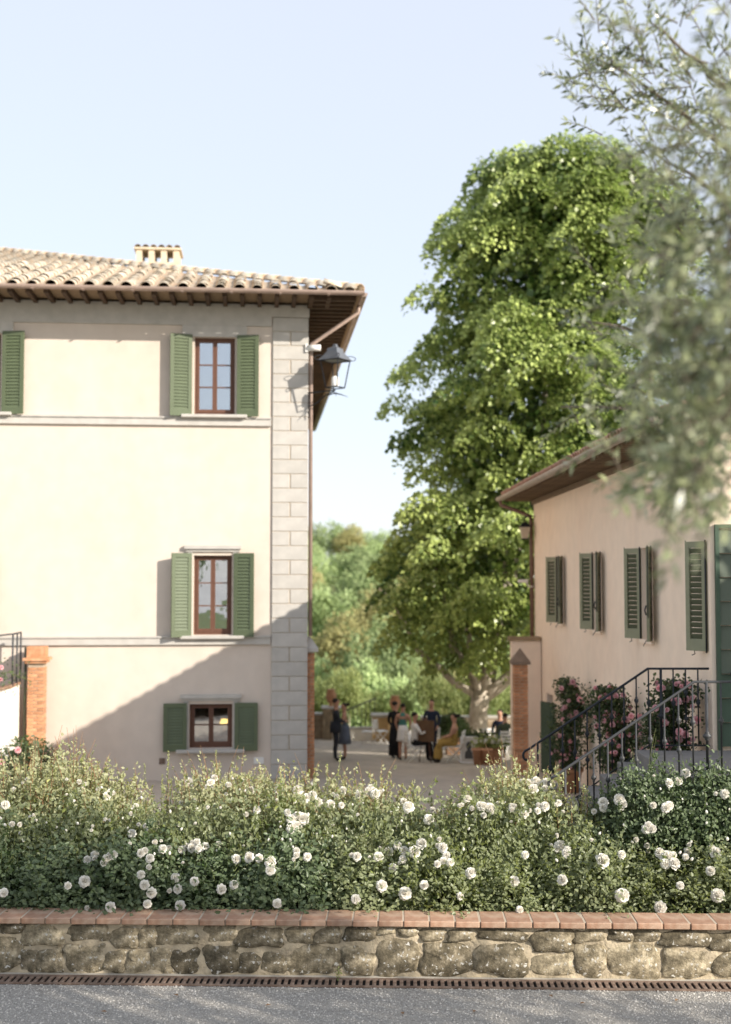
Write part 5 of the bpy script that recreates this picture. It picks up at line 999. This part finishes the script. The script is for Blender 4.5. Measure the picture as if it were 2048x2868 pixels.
def htree(X, Y, h, wd, me, name, label, cat, grp):
    zb = terrain(X, Y); t = thing(name, label, cat, (X, Y, zb), random.uniform(-.6, .6), grp); c = inst('crown', me, t, (0, 0, h*.60), scale=(wd/1.0, wd/1.0, h*.50)); tag(c, kind='stuff'); inst('trunk', tk, t, (0, 0, 0), scale=(wd, wd, h*.7)); return t
for k in range(14): htree(-2.5 + k*1.0 + random.uniform(-.3, .3), 54.5 + random.uniform(-.8, .8), random.uniform(2.6, 3.6) + .3, 1.0, CRB, 'hedge_shrub', 'bright green shrub growing behind the terrace parapet', 'shrub', 'bright shrubs behind the parapet')
cnt = 0; rh = random.Random(12)
for row, (Y, step, h0, w0) in enumerate(((66, 4.0, 7, 2.6), (78, 4.2, 9.0, 3.2), (92, 4.8, 10, 3.6), (106, 5.0, 9, 3.6), (120, 5.2, 8.5, 3.8), (136, 5.4, 8.5, 4.0), (152, 5.8, 8.5, 4.2), (170, 6.2, 8.5, 4.5), (188, 6.6, 9.0, 4.6), (206, 7, 9, 5))):
    x = -.16*Y
    while x < .30*Y:
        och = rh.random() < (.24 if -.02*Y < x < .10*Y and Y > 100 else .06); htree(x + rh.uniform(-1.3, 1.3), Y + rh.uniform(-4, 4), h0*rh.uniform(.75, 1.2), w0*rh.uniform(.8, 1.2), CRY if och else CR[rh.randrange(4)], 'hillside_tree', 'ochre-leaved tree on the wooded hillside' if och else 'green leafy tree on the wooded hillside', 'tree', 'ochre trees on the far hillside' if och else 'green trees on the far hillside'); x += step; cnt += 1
# pink roses at the foot of the villa stair
r = np.random.default_rng(5); pr = thing('pink_rose_bush', 'pink rose bush at the foot of the white outside stair', 'rose bush', (PX(85, 24.5), 24.5, gz(24.5))); n = 2600; u = r.normal(size=(n, 3)); u /= np.linalg.norm(u, axis=1, keepdims=True); P = u*np.array([.62, .45, .55])*r.uniform(.5, 1.1, (n, 1)) + np.array([0, 0, .62]); L = r.uniform(.05, .085, n)
tag(inst('foliage', leafmesh('foliage', P, r.normal(size=(n, 3)), u+r.normal(size=(n, 3))*.5, L, L*.6, r.uniform(.2, 1, n), L_ROSE, .12, True), pr), kind='stuff')
for k in range(9): inst('rose_bloom', PINKS[k % 2], pr, (r.normal()*.35, -.42, .62+r.normal()*.28), (R(70), 0, r.uniform(-.5, .5)), 1.5)
vn = thing('balcony_vine', 'thin leafy vine with small blooms trailing over the stair railing', 'vine', vloc(-6.3, -1.42, 1.9), VR); n = 420; P = np.stack([r.uniform(-1.2, .55, n), r.normal(size=n)*.06, .25+.18*r.normal(size=n)], 1); L = r.uniform(.04, .08, n)
tag(inst('foliage', leafmesh('foliage', P, r.normal(size=(n, 3)), r.normal(size=(n, 3)), L, L*.6, r.uniform(.3, 1, n), L_ROSE), vn), kind='stuff')
MB().tube([(-1.2, 0, .1), (-.4, 0, .3), (.1, .03, .35), (.55, .05, .15)], .008, 5).build('stem', M_STEM, vn)
for k in range(5): inst('rose_bloom', PINKS[k % 2], vn, (r.uniform(-.9, .2), -.08, .25+r.normal()*.12), (R(80), 0, 0), 1.1)
htree(10.7, 12.2, 9.2, 2.3, CR[3], 'park_tree', 'unseen leafy tree added to shade the stair landing from beyond the drive', 'tree', None)  # out of view, added to throw shade on landing, door and nearby bushes
# the tall tree behind the viewer that the villa windows mirror
htree(-2.2, -24, 14.3, 3.3, CR[1], 'park_tree', 'tall leafy park tree behind the viewer mirrored in the villa windows', 'tree', None); htree(3.0, -26, 12.6, 3.3, CR[2], 'park_tree', 'broad park tree standing next to the tall mirrored one', 'tree', None)

# dry leaves and a weed at the foot of the wall
for k, (px, py, a) in enumerate(((1548, 2793, .4), (1640, 2810, 1.9), (500, 2790, .9), (1900, 2800, 2.4), (1130, 2842, .2), (300, 2835, 1.4), (1330, 2830, 2.9), (760, 2815, 2.0))):
    Yg = 4.13*1.0/(-ray(px, py).z)*ray(px, py).y; mb = MB(); mb.add([(0, 0, .004), (.018, .030, .014), (0, .065, .006), (-.020, .028, .010), (.0, .03, .003)], [(0, 1, 4), (1, 2, 4), (2, 3, 4), (3, 0, 4)])
    o = mb.build('dry_leaf', mat('dry_brown_leaf', (.24, .14, .07), .8, .2), None, at(px, py, Yg), (0, 0, a)); tag(o, 'small dry brown leaf lying on the grey gravel', 'leaf', 'dry leaves on the gravel')
wp = thing('weed', 'tiny green weed growing from the foot of the stone wall', 'weed', (PX(948, 12.84), 12.85, .02)); r = np.random.default_rng(2); n = 26; P = np.stack([r.normal(size=n)*.012, r.normal(size=n)*.008, r.uniform(0, .11, n)], 1); L = r.uniform(.018, .035, n)
tag(inst('foliage', leafmesh('foliage', P, r.normal(size=(n, 3))+np.array([0, -.4, .3]), r.normal(size=(n, 3))+np.array([0, -.5, .6]), L, L*.6, r.uniform(.4, 1, n), L_BRIGHT, .12, True), wp), kind='stuff'); MB().tube([(0, 0, -.01), (.004, -.004, .11)], .0025, 5).build('stem', M_STEM, wp)
